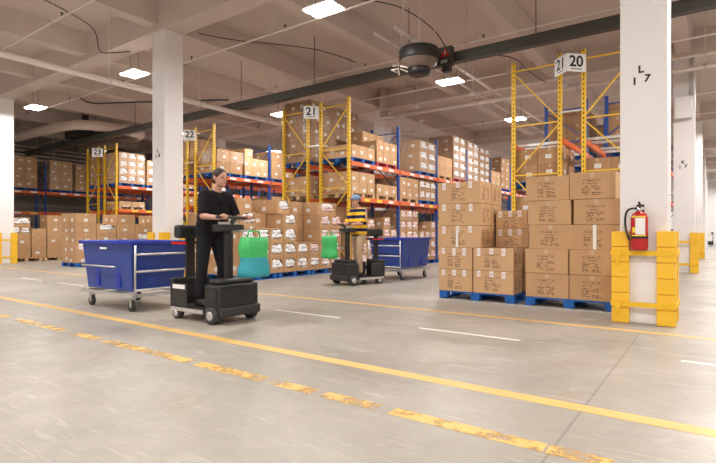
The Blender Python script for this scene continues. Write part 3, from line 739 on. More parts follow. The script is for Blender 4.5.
for q in ((7.40, .64, .131, .85, 'label', 'big brown carton at left end of stack before row 23'),
          (7.40, .31, .985, .33, 'open', 'small open carton upon the big left carton'), (7.72, .31, .985, .33, 'open', 'small open carton beside first one upon big left carton'),
          (7.40, .62, 1.32, .34, 'open', 'open carton topping the left end of the row 23 stack'),
          (8.08, .50, .131, .42, 'label', 'low open-topped brown carton between the two big cartons'),
          (8.08, .50, .56, .38, 'plain', 'plain carton above the low carton before row 23'), (8.08, .50, .945, .30, 'plain', 'plain carton third up in middle of row 23 stack'),
          (8.62, .64, .131, .85, 'label', 'big brown carton at right end of stack before row 23'),
          (8.62, .64, .985, .40, 'label', 'brown carton on top of the right big carton'), (8.62, .64, 1.39, .38, 'label', 'topmost brown carton on right of row 23 stack'),
          (9.30, .62, .131, .50, 'label', 'bottom carton beyond the right big carton'), (9.30, .62, .635, .40, 'label', 'second carton up beyond the right big carton'),
          (9.30, .62, 1.04, .36, 'label', 'third carton up beyond the right big carton'), (9.30, .62, 1.405, .32, 'label', 'top carton beyond the right big carton')):
    carton(-21.35, q[0]+q[1]/2, q[2], .65, q[1], q[3], q[4], q[5], G23, tone=random.uniform(.35, .55))

# two big pallets of printed cartons in front
PA = 'printed cartons on the left front pallet'; PB = 'printed cartons on the right front pallet'
pallet(-3.69, -2.455, 7.43, 8.45, 0, M['bluewood'], 'blue wooden pallet under the left front stack of printed cartons', 'front blue pallets', True)
pallet(-2.285, -1.08, 7.43, 8.45, 0, M['bluewood'], 'blue wooden pallet under the right front stack of printed cartons', 'front blue pallets', True)
h = .352
for k in range(5):
    z = .131 + k*h; T_ = 'ORD'
    w = ('%s tier' % ORD[k]) if k < 4 else 'top tier'
    if k < 2:
        carton(-3.41, 7.66, z, .575, .46, h-.004, 'near', 'printed carton, %s, left, front of the left blue pallet' % w, PA, tone=.9)
        carton(-2.785, 7.66, z, .63, .46, h-.004, 'near', 'printed carton, %s, right, front of the left blue pallet' % w, PA, tone=.92)
        carton(-3.40, 8.15, z, .565, .46, h-.004, 'plain', 'printed carton, %s, left, back of the left blue pallet' % w, PA, tone=.8)
        carton(-2.75, 8.17, z, .63, .46, h-.004, 'near', 'printed carton, %s, right, back of the left blue pallet' % w, PA, tone=.75)
    else:
        carton(-3.345, 7.66, z, .73, .45, h-.004, 'near', 'printed carton, %s, front of the left blue pallet' % w, PA, tone=.9, yaw=random.uniform(-.02, .02))
        carton(-3.345, 8.14, z, .73, .46, h-.004, 'near', 'printed carton, %s, back of the left blue pallet' % w, PA, tone=.8, yaw=random.uniform(-.02, .02))
        if k < 4:
            carton(-2.70, 8.22, .131+2*h+(k-2)*.30, .50, .42, .296, 'near', 'lighter carton, %s, right behind the front right cartons' % w, PA, tone=.95, yaw=.05)
for k in range(5):
    z = .131 + k*h
    w = ('%s tier' % ORD[k]) if k < 4 else 'top tier'
    o = (0, -.008, .05, .03, -.01)[k]
    xr = (0, 0, .02, .055, .0)[k]
    for j, y in enumerate((7.67, 8.17)):
        if j == 1 and k > 4: continue
        carton(-1.98+o*.9, y+(.02 if k > 1 else 0), z, .60, .47, h-.004, 'nearB', 'printed carton, %s, left, %s of the right blue pallet' % (w, ('front', 'back')[j]), PB, tone=.78+.05*(k % 2), yaw=(0, 0, .0, -.02, .03)[k])
        carton(-1.375+xr, y+(.02 if k > 1 else 0), z, .59, .47, h-.004+(.02 if k == 4 else 0), 'nearB', 'printed carton, %s, right, %s of the right blue pallet' % (w, ('front', 'back')[j]), PB, tone=.72+.05*(k % 2), yaw=(0, .01, -.015, -.02, -.02)[k])

# --- work out how much of each carton can be seen (what is hidden behind others is not built)
def corners(B):
    cx, cy = B['c']; sx, sy, sz = B['s']; c, s = math.cos(B['yaw']), math.sin(B['yaw'])
    return [(cx + c*a*sx/2 - s*b*sy/2, cy + s*a*sx/2 + c*b*sy/2, B['z'] + k*sz) for k in (0, 1) for b in (-1, 1) for a in (-1, 1)]
vs, fs, owner = [], [], []
for i, B in enumerate(BOX):
    n = len(vs); vs += corners(B)
    for q in ((0, 2, 3, 1), (4, 5, 7, 6), (0, 1, 5, 4), (2, 6, 7, 3), (0, 4, 6, 2), (1, 3, 7, 5)): fs.append([n+a for a in q]); owner.append(i)
for x in COLS_X:
    for y in ROWS_Y[1:]:
        n = len(vs); vs += [(a, b_, c) for c in (0, GZ) for b_ in (y, y+.5) for a in (x, x+.49)]
        for q in ((0, 1, 5, 4), (2, 6, 7, 3), (0, 4, 6, 2), (1, 3, 7, 5)): fs.append([n+a for a in q]); owner.append(-1)
bvh = BVHTree.FromPolygons(vs, fs)
FW, RT = Vector((-.5835, .8121, 0)), Vector((.8121, .5835, 0))
def project(p, cam):
    q = Vector(p) - cam; d = q.dot(FW)
    return (358 + 497*q.dot(RT)/d, 233.5 - 497*q.z/d, d) if d > .1 else (-999, 0, 1)
def seen(B, i, cam, n=6):
    C = [Vector(p) for p in corners(B)]; tot = 0
    for q in ((1, 3, 7, 5), (0, 1, 5, 4), (4, 5, 7, 6)):
        a, b_, c, d = [C[x] for x in q]
        nrm = (b_-a).cross(d-a).normalized(); mid = (a+c)/2
        if nrm.dot(mid - Vector([sum(p[t] for p in C)/8 for t in range(3)])) < 0: nrm = -nrm
        if nrm.dot(cam-mid) <= 0: continue
        P = [project(x, cam) for x in (a, b_, c, d)]
        area = abs(sum(P[t][0]*P[(t+1) % 4][1] - P[(t+1) % 4][0]*P[t][1] for t in range(4)))/2
        hit = 0
        for s in range(n):
            for t in range(n):
                u, v = (s+.5)/n, (t+.5)/n
                p = a*(1-u)*(1-v) + b_*u*(1-v) + c*u*v + d*(1-u)*v
                pr = project(p, cam)
                if not (0 < pr[0] < 716 and 0 < pr[1] < 463): continue
                dr = (p-cam); L = dr.length; r = bvh.ray_cast(cam, dr/L, L+.1)
                if r[0] is None or owner[r[2]] == i: hit += 1
        tot += area*hit/(n*n)
    return tot
CAM = Vector((0, 0, H))
for i, B in enumerate(BOX):
    B['px'] = seen(B, i, CAM)
    B['side'] = B['px'] > 0 or any(seen(B, i, CAM + RT*o + Vector((0, 0, dz)), 4) > 0 for o, dz in ((-1.2, 0), (1.2, 0), (0, .9)))
vis = sorted([B for B in BOX if B['px'] > 3], key=lambda b: -b['px'])
top = vis[:298]; ids = {id(b) for b in top}
rest = [B for B in BOX if id(B) not in ids and B['side']]
print('cartons listed', len(BOX), 'seen', len(vis), 'rest', len(rest))

def carton_geo(B):
    """verts, faces, uv (metres; v = distance below the top edge) and garment lumps for one carton, local frame, origin bottom centre"""
    sx, sy, sz = B['s']; V = []; F = []; UV = []
    def quad(ps, uv): n = len(V); V.extend(ps); F.append(list(range(n, n+len(ps)))); UV.append(uv)
    X, Y = sx/2, sy/2
    quad([(X, Y, 0), (-X, Y, 0), (-X, Y, sz), (X, Y, sz)], [(-X, sz), (X, sz), (X, 0), (-X, 0)])
    quad([(-X, Y, 0), (-X, -Y, 0), (-X, -Y, sz), (-X, Y, sz)], [(-Y, sz), (Y, sz), (Y, 0), (-Y, 0)])
    quad([(-X, -Y, 0), (X, -Y, 0), (X, -Y, sz), (-X, -Y, sz)], [(-X, sz), (X, sz), (X, 0), (-X, 0)])
    quad([(-X, -Y, sz), (X, -Y, sz), (X, Y, sz), (-X, Y, sz)], [(100-X, -Y), (100+X, -Y), (100+X, Y), (100-X, Y)])
    quad([(-X, Y, 0), (X, Y, 0), (X, -Y, 0), (-X, -Y, 0)], [(200, 9)]*4)
    lumps = []
    if B['style'] != 'open':
        quad([(X, -Y, 0), (X, Y, 0), (X, Y, sz), (X, -Y, sz)], [(-Y, sz), (Y, sz), (Y, 0), (-Y, 0)])
    else:
        rs = random.Random(int(B['tone']*1e6)); cy, cz = sy*.04, sz*.60; ry, rz = sy*rs.uniform(.38, .44), sz*rs.uniform(.31, .36)
        N = 16; angs = [2*PI*k/N for k in range(N)]
        for (a, b_) in ((Y, sz), (-Y, sz), (-Y, 0), (Y, 0)): angs.append(math.atan2(b_-cz, a-cy) % (2*PI))
        angs = sorted(set(round(a, 5) for a in angs)); outer, inner, deep = [], [], []
        for a in angs:
            ca, sa = math.cos(a), math.sin(a); ts = []
            if ca > 1e-6: ts.append((Y-cy)/ca)
            if ca < -1e-6: ts.append((-Y-cy)/ca)
            if sa > 1e-6: ts.append((sz-cz)/sa)
            if sa < -1e-6: ts.append((0-cz)/sa)
            t = min(x for x in ts if x > 0); outer.append((X, cy+ca*t, cz+sa*t))
            e_ = 1/((abs(ca)/ry)**3 + (abs(sa)/rz)**3)**(1/3)
            inner.append((X, cy+ca*e_, cz+sa*e_)); deep.append((X-.16, cy+ca*e_, cz+sa*e_))
        n = len(angs)
        for k in range(n):
            q = (k+1) % n
            P = [outer[k], outer[q], inner[q], inner[k]]; quad(P, [(p[1], sz-p[2]) for p in P])
            P = [inner[k], inner[q], deep[q], deep[k]]; quad(P, [(200, 9)]*4)
        quad(deep, [(200, 9)]*n)
        for k in range(7):
            a = (-.55, .0, .55, -.35, .35, -.5, .3)[k]; b_ = (-.5, -.55, -.45, .0, .1, .45, .5)[k]
            lumps.append(((X-.045+rs.uniform(-.01, .02), cy+ry*(a+rs.uniform(-.1, .1)), cz+rz*b_), (.06, ry*rs.uniform(.45, .6), rz*rs.uniform(.40, .52)), rs.random()))
    return V, F, UV, lumps
def mesh_cartons(name, boxes, origin=None):
    V, F, UV, R, L, lumps = [], [], [], [], [], []
    for B in boxes:
        v, f, uv, lm = carton_geo(B); n = len(V); c, s = math.cos(B['yaw']), math.sin(B['yaw'])
        if origin is None: tr = lambda p: (B['c'][0]+c*p[0]-s*p[1], B['c'][1]+s*p[0]+c*p[1], B['z']+p[2])
        else: tr = lambda p: p
        V += [tr(p) for p in v]; F += [[n+a for a in q] for q in f]
        for q, u in zip(f, uv): UV += u; R.append(B['tone']); L.append(1. if B['style'] in ('label', 'open') else 0.)
    me = bpy.data.meshes.new(name); me.from_pydata(V, [], F); me.materials.append(CARD)
    ul = me.uv_layers.new(name='UVMap'); 
    for k, u in enumerate(UV): ul.data[k].uv = u
    a = me.attributes.new('rnd', 'FLOAT', 'FACE'); b_ = me.attributes.new('lab', 'FLOAT', 'FACE')
    for k in range(len(F)): a.data[k].value = R[k]; b_.data[k].value = L[k]
    bm = bmesh.new(); bm.from_mesh(me); bmesh.ops.remove_doubles(bm, verts=bm.verts, dist=.0002); bm.to_mesh(me); bm.free()
    o = bpy.data.objects.new(name, me); COL.objects.link(o)
    return o
def flat(name, rects, m, parent, plane):                  # thin printed rectangles on a carton face; plane gives the 3D point of (u, v)
    b = MB()
    for (u0, u1, v0, v1) in rects:
        n = len(b.v); b.v += [plane(u0, v0), plane(u1, v0), plane(u1, v1), plane(u0, v1)]; b.face([n, n+1, n+2, n+3])
    return b.build(name, m, parent, local=True)
def text_rows(rs, u0, u1, v0, v1, rows, gap=.02, dens=.8):
    R = []; hgt = (v1-v0)/rows
    for r in range(rows):
        u = u0; v = v0 + r*hgt; end = u0 + (u1-u0)*rs.uniform(.6, 1)
        while u < end:
            w = rs.uniform(.012, .045)
            if rs.random() < dens: R.append((u, min(u+w, end), v, v+hgt*.48))
            u += w + rs.uniform(.006, .014)
    return R
def oval(b, cu, cv, ru, rv, w, plane):
    n0 = len(b.v); N = 28
    for k in range(N):
        a = 2*PI*k/N
        for s in (1, 1-w): b.v.append(plane(cu+ru*s*math.cos(a), cv+rv*s*math.sin(a)))
    for k in range(N):
        q = (k+1) % N; b.face([n0+2*k, n0+2*q, n0+2*q+1, n0+2*k+1])
def print_on(o, B):
    sx, sy, sz = B['s']; rs = random.Random(int(B['c'][0]*1e4 + B['z']*1e3)); e_ = .0012
    PF = lambda u, v: (u, -sy/2-e_, sz/2+v)                                   # front face, u to the right
    PS = lambda u, v: (sx/2+e_, u, sz/2+v)
    B_ = MB(); oval(B_, -.01, .075, .115, .018, .12, PF)
    for (u0, u1, v0, v1) in text_rows(rs, -.06, .05, .066, .088, 1, dens=.9) + text_rows(rs, -.12, .09, .025, .045, 1) + text_rows(rs, -.13, -.02, -.12, .01, 6, dens=.75) + text_rows(rs, -.01, .12, -.07, .01, 4, dens=.55) + text_rows(rs, .0, .13, -.13, -.08, 2, dens=.9):
        n = len(B_.v); B_.v += [PF(u0, v0), PF(u1, v0), PF(u1, v1), PF(u0, v1)]; B_.face([n, n+1, n+2, n+3])
    B_.build('printed_marking', M['ink'], o, local=True)
    if B['style'] == 'near':
        R = text_rows(rs, -sy*.36, -sy*.02, -.12, .12, 8, dens=.85) + text_rows(rs, sy*.06, sy*.36, -.10, .10, 7, dens=.8)
        flat('side_printing', R, M['ink'], o, PS)
        for cu in (-sx*.36, -.02, sx*.27):
            hh = rs.uniform(.085, .12); z1 = sz/2 - .004
            lb_ = flat('shipping_label', [(cu-.03, cu+.03, z1-hh, z1)], M['paper'], o, lambda u, v: (u, -sy/2-.002, sz/2+v))
            flat('label_print', [(cu-.02, cu+.018, z1-hh*(.25+.2*t)-.008, z1-hh*(.25+.2*t)) for t in range(3)], M['pink'], lb_, lambda u, v: (u, -sy/2-.003, sz/2+v))
    MB().box(-sx/2, sx/2, -.024, .024, sz-.0002, sz+.0006).box(-sx/2-.0008, -sx/2, -.024, .024, sz-.06, sz).box(sx/2, sx/2+.0008, -.024, .024, sz-.06, sz).build('packing_tape', M['tape'], o, local=True)
M['tape'] = mat('clear_packing_tape', (.55, .42, .30), .25, 0, .6)
seen_lab = {}
for B in top:
    o = mesh_cartons('carton', [B], origin=1); o.location = (*B['c'], B['z']); o.rotation_euler = (0, 0, B['yaw'])
    tag(o, B['lab'], 'carton', B['group'])
    if B['style'] in ('near', 'nearB'):
        md = o.modifiers.new('bevel', 'BEVEL'); md.width = .006; md.segments = 2
        print_on(o, B)
        if B['style'] == 'nearB' and B['z'] > .8 and B['z'] < .9 and B['c'][0] > -1.6:
            sx, sy, sz = B['s']
            flat('paper_strip', [(-.01, .035, -.17, .17)], M['paper'], o, lambda u, v: (u, -sy/2-.002, sz/2+v))
        if B['style'] == 'near' and .8 < B['z'] < .9 and B['c'][1] < 7.8:
            sx, sy, sz = B['s']
            flat('paper_strip', [(-.05, -.01, -.17, .12)], M['paper'], o, lambda u, v: (u, -sy/2-.0022, sz/2+v))
if rest:
    tag(mesh_cartons('cartons', rest), 'remaining distant and half-hidden brown cartons in the racks', 'cartons', kind='stuff')
# bagged garments showing through the cut-open cartons, one mass per load
piles = {}
for B in top + rest:
    if B['style'] == 'open': piles.setdefault(B['lab'].split('column, ')[-1] if 'column, ' in B['lab'] else B['group'], []).append(B)
for kx, (w, boxes) in enumerate(piles.items()):
    b = MB(); 
    for B in boxes:
        lm = carton_geo(B)[3]; c, s = math.cos(B['yaw']), math.sin(B['yaw'])
        pinkish = ('before row 21' in w and B['c'][1] > 9.6) or 'floor' in w
        for p, r, q in lm:
            b.sphere((B['c'][0]+c*p[0]-s*p[1], B['c'][1]+s*p[0]+c*p[1], B['z']+p[2]), r, 2, 1 if (pinkish and q > .35) else 0, .5, q*50)
    tag(b.build('bagged_garments', [M['garment_w'], M['garment_p']]), 'plastic-bagged garments showing in the open cartons, %s' % w, 'garments', 'bagged garments in cartons', 'stuff')
# stretch film round some loads
def film(x0, x1, y0, y1, z0, z1, lab, seed):
    b = MB(); n = 14; m_ = 8; per = []
    for k in range(4*n):
        s, t = divmod(k, n); f = t/n
        per.append([(x0+(x1-x0)*f, y0), (x1, y0+(y1-y0)*f), (x1-(x1-x0)*f, y1), (x0, y1-(y1-y0)*f)][s])
    cx, cy = (x0+x1)/2, (y0+y1)/2
    for r in range(m_+1):
        for (x, y) in per:
            z = z0 + (z1-z0)*r/m_; k = .012*noise.noise(Vector((x*4, y*4, z*5+seed)))
            b.v.append((x+(1 if x > cx else -1)*(.012+k), y+(1 if y > cy else -1)*(.012+k), z+.05*noise.noise(Vector((x*2, y*2, seed)))*(r in (0, m_))))
    N = len(per)
    for r in range(m_):
        for k in range(N): b.face([r*N+k, r*N+(k+1) % N, (r+1)*N+(k+1) % N, (r+1)*N+k], 0, True)
    o = b.build('stretch_wrap', M['wrap']); tag(o, lab, 'plastic wrap', 'stretch film on pallet loads')
film(-10.84, -9.76, 11.18, 13.68, 3.22, 5.05, 'clear stretch film round the tall load behind the row 21 sign', 1)
film(-9.33, -8.25, 15.12, 16.37, 3.3, 4.28, 'clear film round the load past the first blue post', 2)
film(-21.58, -20.5, 11.18, 12.4, 3.22, 4.5, 'white film round the load right of row 23 frame', 3)
film(-27.48, -26.4, 10.93, 12.02, 3.5, 4.4, 'shiny film round the load behind the left wall rack post', 4)
film(-9.33, -8.25, 17.85, 19.07, 3.25, 4.88, 'film round the tall dark load before third blue post', 5)
film(-9.33, -8.25, 19.22, 20.42, 3.25, 4.85, 'film round the load after the third blue post', 6)
film(-15.18, -14.1, 11.18, 12.4, 3.6, 4.0, 'loose film draped over the first load of row 22', 7)

# ------------------------------------------------------------------ people and vehicles
def blob(parts, voxel=.0075, smooth=3):                    # union of tapered limbs -> one continuous skin
    b = MB()
    for p in parts:
        if p[0] == 's': b.sphere(p[1], p[2], 3)
        else:
            _, p0, p1, r0, r1 = p; n = max(3, int((Vector(p1)-Vector(p0)).length/.04))
            P = [tuple(Vector(p0).lerp(Vector(p1), k/n)) for k in range(n+1)]
            b.tube(P, r0, 16, r2=r1); b.sphere(p0, r0, 3); b.sphere(p1, r1, 3)
    me = bpy.data.meshes.new('tmp'); me.from_pydata(b.v, [], b.f); o = bpy.data.objects.new('tmp', me); COL.objects.link(o)
    r = o.modifiers.new('r', 'REMESH'); r.mode = 'VOXEL'; r.voxel_size = voxel
    s = o.modifiers.new('s', 'SMOOTH'); s.iterations = smooth; s.factor = .5
    dg = bpy.context.evaluated_depsgraph_get(); out = bpy.data.meshes.new_from_object(o.evaluated_get(dg))
    bpy.data.objects.remove(o); out.materials.clear()
    for p in out.polygons: p.use_smooth = True
    return out
def mobj(name, me, m, parent):
    me.name = name; me.materials.append(m); o = bpy.data.objects.new(name, me); COL.objects.link(o)
    if parent: o.parent = parent
    return o
def figure(lab, shirt, trousers, headgear, loc, rz, lean=.06, sleeves=.75, girth=1.0):
    g = girth
    hip, knee, ank = .90, .48, .09
    def L(z): return lean*max(0, (z-.9))/.5
    ch, nk, hd = 1.28, 1.45, 1.585
    P = []; SH = []; TR = []
    # torso and neck
    for s in (-1, 1):
        P += [('t', (0, s*.07, .92), (L(1.2), s*.075, 1.2), .095, .10), ('t', (L(1.2), s*.075, 1.2), (L(1.36), s*.10, 1.36), .10, .065)]
        SH += [('t', (0, s*.07*g, .93), (L(1.15), s*.075*g, 1.15), .118*g, .118*g), ('t', (L(1.15), s*.075*g, 1.15), (L(1.36), s*.105, 1.36), .118*g, .078)]
        TR += [('t', (0, s*.065*g, .98), (0, s*.085, .84), .112*g, .105)]
        # legs
        fx = .06*s
        h_, k_, a_ = (0, s*.095, .87), (fx+.035, s*.115, knee), (fx, s*.12, ank)
        P += [('t', h_, k_, .082, .055), ('t', k_, (fx, s*.12, .36), .055, .058), ('t', (fx, s*.12, .36), a_, .058, .038)]
        TR += [('t', h_, k_, .103, .073), ('t', k_, (fx, s*.12, .13), .073, .066)]
        P += [('t', (fx-.03, s*.12, .045), (fx+.15, s*.14, .035), .04, .032)]
        # arms
        sh = (L(1.37), s*.185, 1.365); el = (L(1.3)+.10, s*.26, 1.11); wr = (.36+L(1.1), s*.19, 1.085)
        P += [('t', sh, el, .052, .040), ('t', el, wr, .040, .026)]
        m1 = tuple(Vector(sh).lerp(Vector(el), sleeves))
        SH += [('t', (L(1.36), s*.12, 1.37), sh, .07, .068), ('t', sh, m1, .068, .060)]
        # hand closed round a cross bar: palm, four fingers, thumb
        hx = .36+L(1.1)
        P += [('t', wr, (hx+.075, s*.19, 1.112), .025, .024), ('t', (hx+.03, s*.175, 1.10), (hx+.08, s*.165, 1.112), .02, .018), ('t', (hx+.03, s*.205, 1.10), (hx+.08, s*.215, 1.112), .02, .018)]
        for q, ln in ((-1.5, .93), (-.5, 1.0), (.5, .97), (1.5, .8)):
            y = s*.19 + q*.0195; a = (hx+.08, y, 1.116); b2 = (hx+.08+.036*ln, y, 1.114); c2 = (hx+.086+.036*ln, y, 1.085); d2 = (hx+.075, y, 1.070)
            P += [('t', a, b2, .0098, .0092), ('t', b2, c2, .0092, .0085), ('t', c2, d2, .0085, .0075)]
        ty = s*.19 - s*.034
        P += [('t', (hx+.015, ty+s*.008, 1.09), (hx+.05, ty-s*.012, 1.075), .013, .0105), ('t', (hx+.05, ty-s*.012, 1.075), (hx+.085, ty-s*.004, 1.068), .0105, .009)]
    P += [('t', (L(1.36), 0, 1.36), (L(1.5)+.005, 0, 1.49), .062, .054)]
    SH += [('t', (L(1.36), 0, 1.33), (L(1.4), 0, 1.405), .09, .066)]
    hx0 = L(1.6)+.02
    P += [('s', (hx0, 0, hd+.02), (.098, .076, .098)), ('s', (hx0+.025, 0, hd-.045), (.068, .060, .068)), ('t', (hx0+.088, 0, hd+.012), (hx0+.108, 0, hd-.018), .010, .014),
          ('t', (hx0+.075, -.03, hd+.022), (hx0+.075, .03, hd+.022), .02, .02), ('s', (hx0+.082, 0, hd-.055), (.014, .026, .012)), ('s', (hx0+.07, 0, hd-.092), (.022, .024, .02))]
    for s in (-1, 1): P += [('s', (hx0-.005, s*.079, hd), (.02, .012, .032))]
    root = tag(empty('person', loc, rz), lab, 'person')
    mobj('body', blob(P), M['skin'], root)
    mobj('shirt', blob(SH, .011, 4), M[shirt], root)
    mobj('trousers', blob(TR, .011, 4), M[trousers], root)
    for s in (-1, 1):
        fx = .06*s
        mobj('shoe', blob([('t', (fx-.04, s*.12, .05), (fx+.15, s*.14, .042), .05, .042), ('t', (fx, s*.12, .06), (fx, s*.12, .12), .05, .048)], .01), M['shoe'], root)
        MB().sphere((hx0+.089, s*.031, hd+.004), .011, 2).build('eye', M['eye'], root, local=True)
    MB().sphere((hx0+.094, 0, hd-.055), (.006, .024, .005), 2).build('mouth', M['lip'], root, local=True)
    hr = [('s', (hx0-.012, 0, hd+.038), (.102, .086, .092)), ('s', (hx0-.05, 0, hd-.01), (.062, .074, .075))]
    mobj('hair' if headgear != 'cap' else 'hair', blob(hr, .009), M['hair'], root)
    if headgear == 'cap':
        mobj('cap', blob([('s', (hx0-.005, 0, hd+.058), (.112, .093, .082)), ('s', (hx0+.115, 0, hd+.048), (.065, .07, .012))], .008), M['cap'], root)
    return root
def tractor(loc, rz, lab):
    e = tag(empty('tow_tractor', loc, rz), lab, 'tow tractor')
    L = dict(parent=e, local=True)
    MB().box(-.40, .27, -.30, .30, .10, .158).build('platform', M['darkmetal'], bevel=.01, **L)
    for y in (-.308, .300): MB().box(-.38, .26, y, y+.008, .105, .15).build('platform_edge', M['galv'], **L)
    b = MB(); b.box(.27, .56, -.30, .30, .09, .46); b.box(.29, .53, -.26, .26, .46, .52)
    b.build('hood', M['black'], bevel=.035, **L)
    MB().box(.30, .50, -.307, -.30, .26, .40).build('side_panel', M['darkmetal'], **L)
    MB().box(.54, .60, -.30, .30, .09, .20).build('bumper', M['darkmetal'], bevel=.02, **L)
    MB().box(.31, .39, -.05, .05, .50, 1.10).box(.27, .43, -.19, .19, 1.08, 1.17).build('steering_column', M['black'], bevel=.02, **L)
    MB().tube([(.475, -.28, 1.252), (.475, .28, 1.252)], .017, 10).tube([(.36, 0, 1.15), (.475, 0, 1.252)], .03, 10).build('handlebar', M['rubber'], **L)
    MB().box(.28, .42, -.10, .10, 1.17, 1.20).build('display', M['galv'], **L)
    MB().tube([(.40, 0, 1.08), (.74, 0, 1.10), (.76, 0, 1.13)], .012, 8).build('bag_hook', M['galv'], **L)
    MB().box(-.44, -.36, -.28, .28, .10, .50).build('rear_guard', M['black'], bevel=.02, **L)
    MB().box(-.43, -.39, -.06, .06, .48, 1.02).build('backrest_post', M['black'], **L)
    MB().box(-.43, -.30, -.24, .24, 1.00, 1.17).build('backrest', M['black'], bevel=.035, **L)
    for y in (-.27, .25): MB().box(-.42, -.12, y, y+.02, .925, .955).build('red_grab_bar', M['red'], **L)
    MB().box(-.44, -.37, -.26, .26, .92, .96).build('grab_bar_support', M['black'], **L)
    for y in (-.31, .29): MB().box(-.36, -.05, y, y+.02, .16, .44).build('side_guard', M['darkmetal'], bevel=.01, **L)
    MB().box(-.32, -.08, -.318, -.31, .38, .43).build('white_plate', M['paper'], **L)
    for x, y, r in ((.42, -.29, .10), (.42, .29, .10), (-.28, -.26, .07), (-.28, .26, .07)):
        w = MB().lathe((x, y, r), [(r*.7, -.045), (r, -.035), (r, .035), (r*.7, .045)], 22, axis='Y').build('wheel', M['rubber'], **L)
        MB().lathe((x, y, r), [(r*.3, -.052), (r*.55, -.048), (r*.55, .048), (r*.3, .052)], 16, axis='Y').build('hub', M['galv'], parent=w, local=True)
    MB().bar((-.44, 0, .2), (-.68, 0, .2), .06, .04).build('tow_coupling', M['galv'], **L)
    return e
def cart(loc, rz, lab):
    e = tag(empty('tub_cart', loc, rz), lab, 'cart', 'blue tub carts towed by tractors'); L = dict(parent=e, local=True)
    Lx, W, z0, z1, t = .66, .45, .27, .95, .02
    b = MB()
    def ring(x, y, z): n = len(b.v); b.v.extend([(-x, -y, z), (x, -y, z), (x, y, z), (-x, y, z)]); return n
    r = [ring(Lx-.06, W-.06, z0), ring(Lx, W, z1), ring(Lx-t, W-t, z1), ring(Lx-.06-t, W-.06-t, z0+t)]
    for a, c in zip(r, r[1:]):
        for k in range(4): b.face([a+k, a+(k+1) % 4, c+(k+1) % 4, c+k])
    b.face([r[0]+3, r[0]+2, r[0]+1, r[0]]); b.face([r[3], r[3]+1, r[3]+2, r[3]+3])
    tub = b.build('tub', M['tub'], bevel=.012, **L)
    rb = MB()
    for x0, x1, y0, y1 in ((-Lx-.035, Lx+.035, -W-.035, -W+.01), (-Lx-.035, Lx+.035, W-.01, W+.035), (-Lx-.035, -Lx+.01, -W, W), (Lx-.01, Lx+.035, -W, W)): rb.box(x0, x1, y0, y1, z1-.035, z1+.012)
    rb.build('rim', M['tubrim'], bevel=.008, **L)
    for x in (-.28, .28):
        for s in (-1, 1): MB().box(x-.05, x+.05, s*(W-.045)-.012, s*(W-.045)+.012, z0+.05, z1-.05).build('tub_rib', M['tubrim'], parent=tub, local=True)
    f = MB()
    for s in (-1, 1): f.bar((-Lx-.03, s*(W-.03), .22), (Lx+.05, s*(W-.03), .22), .045, .045)
    for x in (-Lx, 0, Lx): f.bar((x, -W, .22), (x, W, .22), .045, .045)
    f.build('base_frame', M['galv'], **L)
    p = MB()
    for s in (-1, 1): p.tube([(Lx+.06, s*(W-.03), .22), (Lx+.08, s*(W-.02), .9)], .014, 8)
    p.build('end_post', M['galv'], **L)
    for z in (.30, .55, .78): MB().tube([(Lx+.07, -W+.02, z), (Lx+.07, W-.02, z)], .016, 8).build('end_rail', M['galv'], **L)
    MB().tube([(-Lx+.02, -W-.012, .60), (.30, -W-.012, .60)], .013, 8).build('side_rail', M['galv'], **L)
    MB().box(-.12, .06, -W-.012, -W+.0, .84, .87).build('white_plate', M['paper'], **L)
    MB().bar((Lx, -.12, .21), (Lx+.34, 0, .2), .03).bar((Lx, .12, .21), (Lx+.34, 0, .2), .03).bar((Lx+.32, 0, .2), (Lx+.46, 0, .2), .035).build('tow_bar', M['galv'], **L)
    for x in (-Lx+.12, Lx-.12):
        for s in (-1, 1):
            c = MB().box(x-.04, x+.04, s*.36-.03, s*.36+.03, .17, .20).box(x-.02, x+.03, s*.36-.03, s*.36-.024, .06, .18).box(x-.02, x+.03, s*.36+.024, s*.36+.03, .06, .18).build('caster', M['galv'], **L)
            MB().lathe((x, s*.36, .075), [(.05, -.022), (.075, -.018), (.075, .018), (.05, .022)], 18, axis='Y').build('caster_wheel', M['rubber'], parent=c, local=True)
    return e
def bag(loc, rz, lab, two):
    e = tag(empty('carry_bag', loc, rz), lab, 'bag'); b = MB(); n = 14; rows = 9
    for r in range(rows):
        z = .46*r/(rows-1); s = 1 - .10*(r/(rows-1)) + .05*math.sin(r*1.3)
        for k in range(n):
            a = 2*PI*k/n; x = .125*s*math.copysign(abs(math.cos(a))**.5, math.cos(a)); y = .17*s*math.copysign(abs(math.sin(a))**.5, math.sin(a))
            d = .018*noise.noise(Vector((x*9, y*9, z*8))); b.v.append((x*(1+d*4), y*(1+d*4), z))
    for r in range(rows-1):
        for k in range(n): b.face([r*n+k, r*n+(k+1) % n, (r+1)*n+(k+1) % n, (r+1)*n+k], 1 if (two and r < 4) else 0, True)
    b.face(list(range(n))[::-1]); b.face([(rows-1)*n+k for k in range(n)])
    b.build('bag_body', [M['green'], M['teal']], e, local=True)
    MB().tube([(0, -.1, .45), (0, -.08, .53), (0, .08, .53), (0, .1, .45)], .01, 6).build('bag_handle', M['green'], e, local=True)
cart((-6.97, 4.05, 0), 0, 'blue plastic tub cart with steel rails in the left foreground')
tractor((-5.17, 4.0, 0), 0, 'black stand-on tow tractor pulling the front blue cart')
figure('person in black shirt and trousers standing driving the nearer tractor', 'inkblack', 'denim', 'hair', (-5.17+.015, 4.0, .158), 0, lean=.11, sleeves=.8, girth=1.1)
bag((-5.17+.80, 4.0, .555), .0, 'green and teal bag hanging from the front of the nearer tractor', True)
cart((-6.14, 10.30, 0), -PI/2, 'blue plastic tub cart behind the driver in the striped shirt')
a2 = -PI/2 - .3
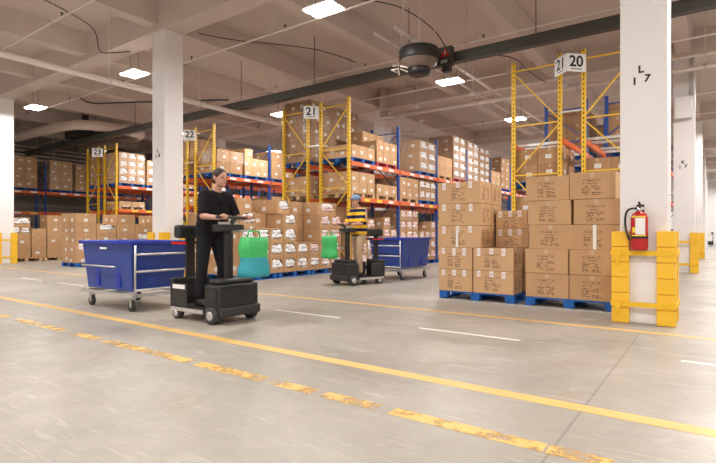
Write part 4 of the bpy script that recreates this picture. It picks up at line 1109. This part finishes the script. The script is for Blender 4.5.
tractor((-6.12, 8.62, 0), a2, 'black stand-on tow tractor pulling the farther blue cart')
figure('person in yellow and navy striped shirt, khaki trousers and blue cap', 'stripes', 'khaki', 'cap', (-6.12+.055*math.cos(a2), 8.62+.055*math.sin(a2), .158), a2, lean=.04, sleeves=.85, girth=1.12)
bag((-6.12+.80*math.cos(a2), 8.62+.80*math.sin(a2), .555), a2, 'green bag hanging from the front of the farther tractor', False)
# distant vehicle by the far wall
tractor((-.55, 49, 0), PI, 'dark tow tractor parked far away near the back wall')
figure('small distant person in dark grey near the back wall', 'greycloth', 'denim', 'hair', (-.6, 49, .158), PI)
def crates():
    e = tag(MB().box(-1.5, -.95, 47.6, 48.3, 0, 1.0).box(-1.52, -.93, 47.58, 48.32, .98, 1.03).build('wooden_crate', M['wood'], origin=(-1.2, 48, 0), bevel=.01), 'brown crate beside the distant tractor', 'crate')
crates()

dg = bpy.context.evaluated_depsgraph_get()
for o in [x for x in bpy.data.objects if x.type in ('CURVE', 'FONT')]:
    me = bpy.data.meshes.new_from_object(o.evaluated_get(dg)); nm = o.name.split('.')[0]; me.name = nm
    old = o.name; o.name = 'x'
    n_ = bpy.data.objects.new(nm, me); COL.objects.link(n_); n_.parent = o.parent; n_.location = o.location; n_.rotation_euler = o.rotation_euler
    for k in o.keys():
        if k in ('label', 'category', 'group', 'kind'): n_[k] = o[k]
    bpy.data.objects.remove(o)

# ------------------------------------------------------------------ world, camera, view
w = bpy.data.worlds.new('world'); SC.world = w; w.use_nodes = True
w.node_tree.nodes['Background'].inputs[0].default_value = (1, .93, .88, 1); w.node_tree.nodes['Background'].inputs[1].default_value = .2
cam = bpy.data.cameras.new('camera'); cam.sensor_width = 36; cam.lens = 497/716*36; cam.shift_y = 2/716; cam.clip_end = 200
co = bpy.data.objects.new('camera', cam); COL.objects.link(co); co.location = (0, 0, H); co.rotation_euler = (PI/2, 0, math.atan2(.5835, .8121))
SC.camera = co
vs_ = SC.view_settings; vs_.view_transform = 'Standard'; vs_.look = 'None'; vs_.exposure = -0.02; vs_.gamma = 1; vs_.use_curve_mapping = False
SC.cycles.use_denoising = True; SC.cycles.max_bounces = 8; SC.cycles.transparent_max_bounces = 16
